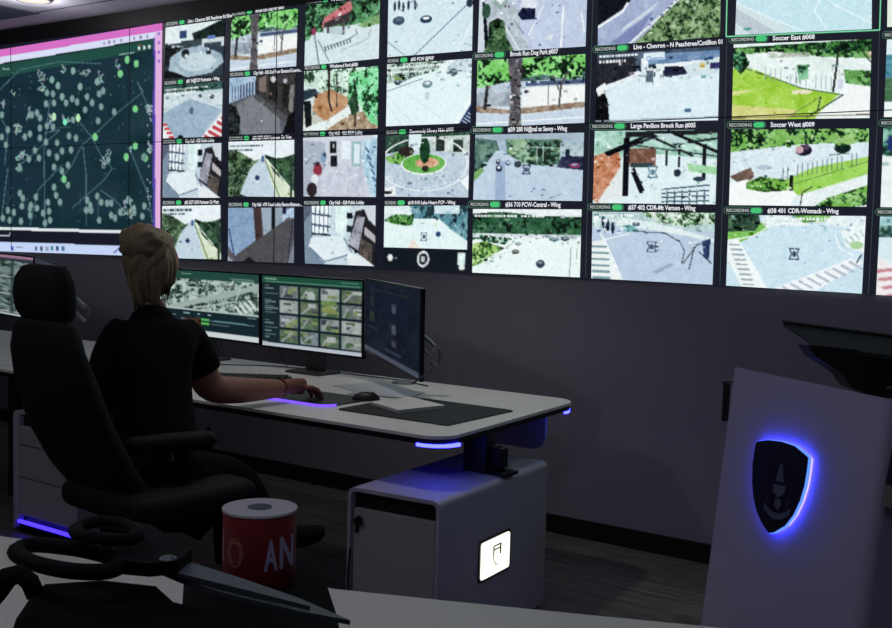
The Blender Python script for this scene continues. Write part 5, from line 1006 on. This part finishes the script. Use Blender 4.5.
# tilted monitor on the lectern, seen from behind
lm_ = thing('lectern_monitor', 'dark tilted monitor on a black mount above the lectern', 'monitor', F_(WD*.75, 0, -.1))
A, B_, C_, D_ = atd(785, 327, 2.92), atd(925, 346, 2.58), atd(935, 366, 2.50), atd(818, 350, 2.76)
tn = (B_-A).cross(D_-A).normalized(); tn = tn if tn.z > 0 else -tn
MB().prism([A, B_, C_, D_], tn*.014).build('monitor_panel', mat('panel_dark', (44, 54, 50), .4), lm_)
MB().prism([A-(D_-A)*.04, B_-(D_-A)*.04, B_+(D_-A)*.04, A+(D_-A)*.04], tn*.02).build('panel_edge', black, lm_)
body = [(808, 345), (830, 347), (862, 350), (900, 354), (935, 362), (935, 408), (898, 403), (870, 394.5), (852, 387), (843, 375), (830, 365), (816, 357)]
MB().prism([atd(x, y, 2.66) for x, y in body], Vector(fw)*.08).build('monitor_mount', mat('mount_black', (9, 10, 9), .6), lm_)
q0 = atd(885, 395, 2.70); MB().box(q0.x-.05, q0.x+.05, q0.y-.04, q0.y+.04, q0.z-.20, q0.z+.03, .008).build('mount_post', black, lm_)
MB().prism([atd(x, y, 2.71) for x, y in ((816, 358), (834, 363), (846, 372), (846, 386), (838, 377))], Vector(fw)*.02).build('mount_bracket', mat('bracket_grey', (66, 66, 70), .6), lm_)

# ------------------------------------------------------------------ foreground desk and what lies on it
fd = thing('foreground_desk', 'pale desk running across the bottom edge in the foreground', 'desk', (-.9, .8, 0))
edge = [atz(x, y, DZ) for x, y in ((-90, 518), (0, 536), (90, 548), (180, 563), (260, 577), (335, 589), (450, 601), (600, 616), (735, 629), (860, 640))]
poly = [(p.x, p.y, DZ-.03) for p in edge]+[(-.2, 1.2, DZ-.03), (-.2, .1, DZ-.03), (-2.2, -.3, DZ-.03)]
MB().prism(poly, (0, 0, .03)).build('desktop', mat('foreground_laminate', (232, 230, 214), .5, var=.02, scale=8), fd)
for x, y in ((-.45, 1.5), (-1.9, 1.1), (-.4, .3), (-1.9, .0)): MB().box(x-.03, x+.03, y-.03, y+.03, 0, DZ-.03).build('leg', black, fd)
# backpack
bag = thing('black_bag', 'black soft bag in the bottom left corner, under the scissors', 'bag', tuple(atz(150, 660, DZ+.002))[:2]+(DZ,))
BZ = 1.17
bt = [atz(x, y, BZ) for x, y in ((12, 612), (26, 592), (42, 577), (100, 573), (156, 579), (174, 595), (240, 610), (300, 621), (372, 634))]
near = [Vector((p.x*.30+.02, p.y*.30-.05, BZ-.015)) for p in (bt[-1], bt[5], bt[0])]
ol = bt+near; cen = sum(ol, Vector())/len(ol); R = []
for k, (sc2, z) in enumerate(((.90, BZ), (.965, BZ-.004), (.993, BZ-.014), (1.0, BZ-.03), (1.03, BZ-.12), (1.04, BZ-.25), (1.02, DZ+.03), (.98, DZ+.002))):
    R.append([Vector((cen.x+(p.x-cen.x)*sc2, cen.y+(p.y-cen.y)*sc2, z)) for p in ol])
MB().loft(R[::-1]).build('bag_body', mat('bag_cloth', (10, 10, 11), .95, var=.2, scale=80, bump=.3, spec=.1), bag)
MB().tube([atd(x, y, .88) for x, y in ((-14, 625), (-3, 592), (8, 577), (20, 574), (30, 582), (36, 596))], .0055, 8, flat=1.6).build('strap', mat('brown_strap', (34, 24, 21), .9, spec=.1), bag, smooth=True)
# dark case with the spool on it
BX = .985
case = thing('dark_case', 'dark flat-topped case on the foreground desk, under the red spool', 'case', tuple(atz(258, 640, DZ))[:2]+(DZ,))
cp = [atz(x, y, BX) for x, y in ((184, 571), (200, 563), (300, 568), (318, 572), (328, 586), (338, 616), (345, 655), (180, 640))]
cc_ = sum(cp, Vector())/len(cp)
MB().loft([[Vector((cc_.x+(p.x-cc_.x)*k, cc_.y+(p.y-cc_.y)*k, z)) for p in cp] for k, z in ((1.0, DZ+.001), (1.0, BX-.008), (.985, BX))]).build('case_body', mat('case_dark', (15, 17, 17), .9, spec=.1), case)
sb0 = atz(259, 581, BX); sd = float((np.array(sb0)-EYE)@fw); rad = 37*sd/FPX; hgt = 72*sd/FPX*1.02
sp = thing('ribbon_spool', 'red spool with a white top and white lettering around its side', 'spool', sb0)
b = MB().lathe([(rad*.2, 0), (rad*.96, 0), (rad*.98, .002), (rad*.98, hgt-.002), (rad*.96, hgt), (rad*.2, hgt)], sb0, 48).build('wound_band', mat('red_band', (120, 18, 17), .6), sp, smooth='auto')
MB().lathe([(rad*.34, hgt-.001), (rad, hgt-.001), (rad, hgt+.0025), (rad*.34, hgt+.0025)], sb0, 48).build('top_disc', mat('spool_white', (190, 188, 186), .6), sp)
MB().lathe([(.0005, hgt+.0027), (rad*.33, hgt+.0027), (rad*.33, hgt+.0033), (.0005, hgt+.0033)], sb0, 32).build('core', mat('core_grey', (66, 68, 80), .6), sp)
toc = math.atan2(-sb0.y, -sb0.x)
def wrap(s_, a0, wdt, z0, hh, m_, name):
    V, Fc = text_verts(s_); w0 = min(v[0] for v in V); w1 = max(v[0] for v in V); h1 = max(v[1] for v in V); P_ = []
    for v in V:
        a = toc+a0+wdt*(v[0]-w0)/(w1-w0); r = rad*.98+.0007; P_.append((sb0.x+r*math.cos(a), sb0.y+r*math.sin(a), sb0.z+z0+hh*v[1]/h1))
    me = bpy.data.meshes.new(name); me.from_pydata(P_, [], Fc); link(name, me, m_, sp)
lw1, lw2 = mat('letter_white', (170, 168, 196), .5), mat('letter_faded', (150, 84, 66), .5)
wrap('I', -1.32, .10, hgt*.36, hgt*.42, mat('letter_pink', (160, 120, 120), .5), 'printed_letter')
wrap('O', -.98, .56, hgt*.32, hgt*.40, lw2, 'printed_letter')
wrap('A', .12, .38, hgt*.30, hgt*.40, lw1, 'printed_letter')
wrap('N', .56, .54, hgt*.30, hgt*.42, lw1, 'printed_letter')
# scissors
sc3 = thing('scissors', 'large open-handled scissors with black grips and a grey blade, resting on the bag', 'scissors', atz(120, 570, BZ+.02))
grip = mat('scissor_grip', (13, 14, 14), .8, spec=.12); steel = mat('blade_steel', (92, 98, 100), .45, .3)
def closed(pts, z, r, fl): 
    P_ = [atz(x, y, z) for x, y in pts]; Q = []
    n = len(P_)
    for i in range(n):
        for t_ in (0, .25, .5, .75):
            p0, p1, p2, p3 = P_[i-1], P_[i], P_[(i+1) % n], P_[(i+2) % n]
            Q.append(.5*((2*p1)+(p2-p0)*t_+(2*p0-5*p1+4*p2-p3)*t_*t_+(3*p1-p0-3*p2+p3)*t_**3))
    return MB().tube(Q, r, 10, closed=True, flat=fl)
closed([(16, 552), (32, 545), (70, 548), (104, 555), (122, 563), (108, 571), (72, 571), (34, 563)], BZ+.028, .0082, .85).build('finger_loop', grip, sc3, smooth=True)
closed([(76, 529), (96, 522), (122, 524), (138, 532), (128, 540), (98, 538), (82, 536)], BZ+.045, .0070, .8).build('finger_loop', grip, sc3, smooth=True)
MB().prism([atz(x, y, BZ+.022) for x, y in ((112, 566), (122, 552), (135, 534), (150, 536), (192, 562), (178, 574), (150, 577), (118, 574))], (0, 0, .012)).build('pivot_shank', grip, sc3)
MB().prism([atz(x, y, BZ+.014) for x, y in ((140, 566), (168, 561), (196, 568), (240, 582), (300, 603), (350, 625), (300, 616), (225, 598), (180, 583))], (0, 0, .004)).build('blade', steel, sc3)
MB().prism([atz(x, y, BZ+.0195) for x, y in ((140, 563), (160, 558), (190, 568), (240, 585), (310, 611), (240, 593), (180, 578))], (0, 0, .004)).build('blade', steel, sc3)
pv = atz(168, 565, BZ+.028); MB().lathe([(.0, -.004), (.008, -.004), (.008, .006), (.005, .008), (.0, .008)], pv, 16).build('pivot_screw', steel, sc3)
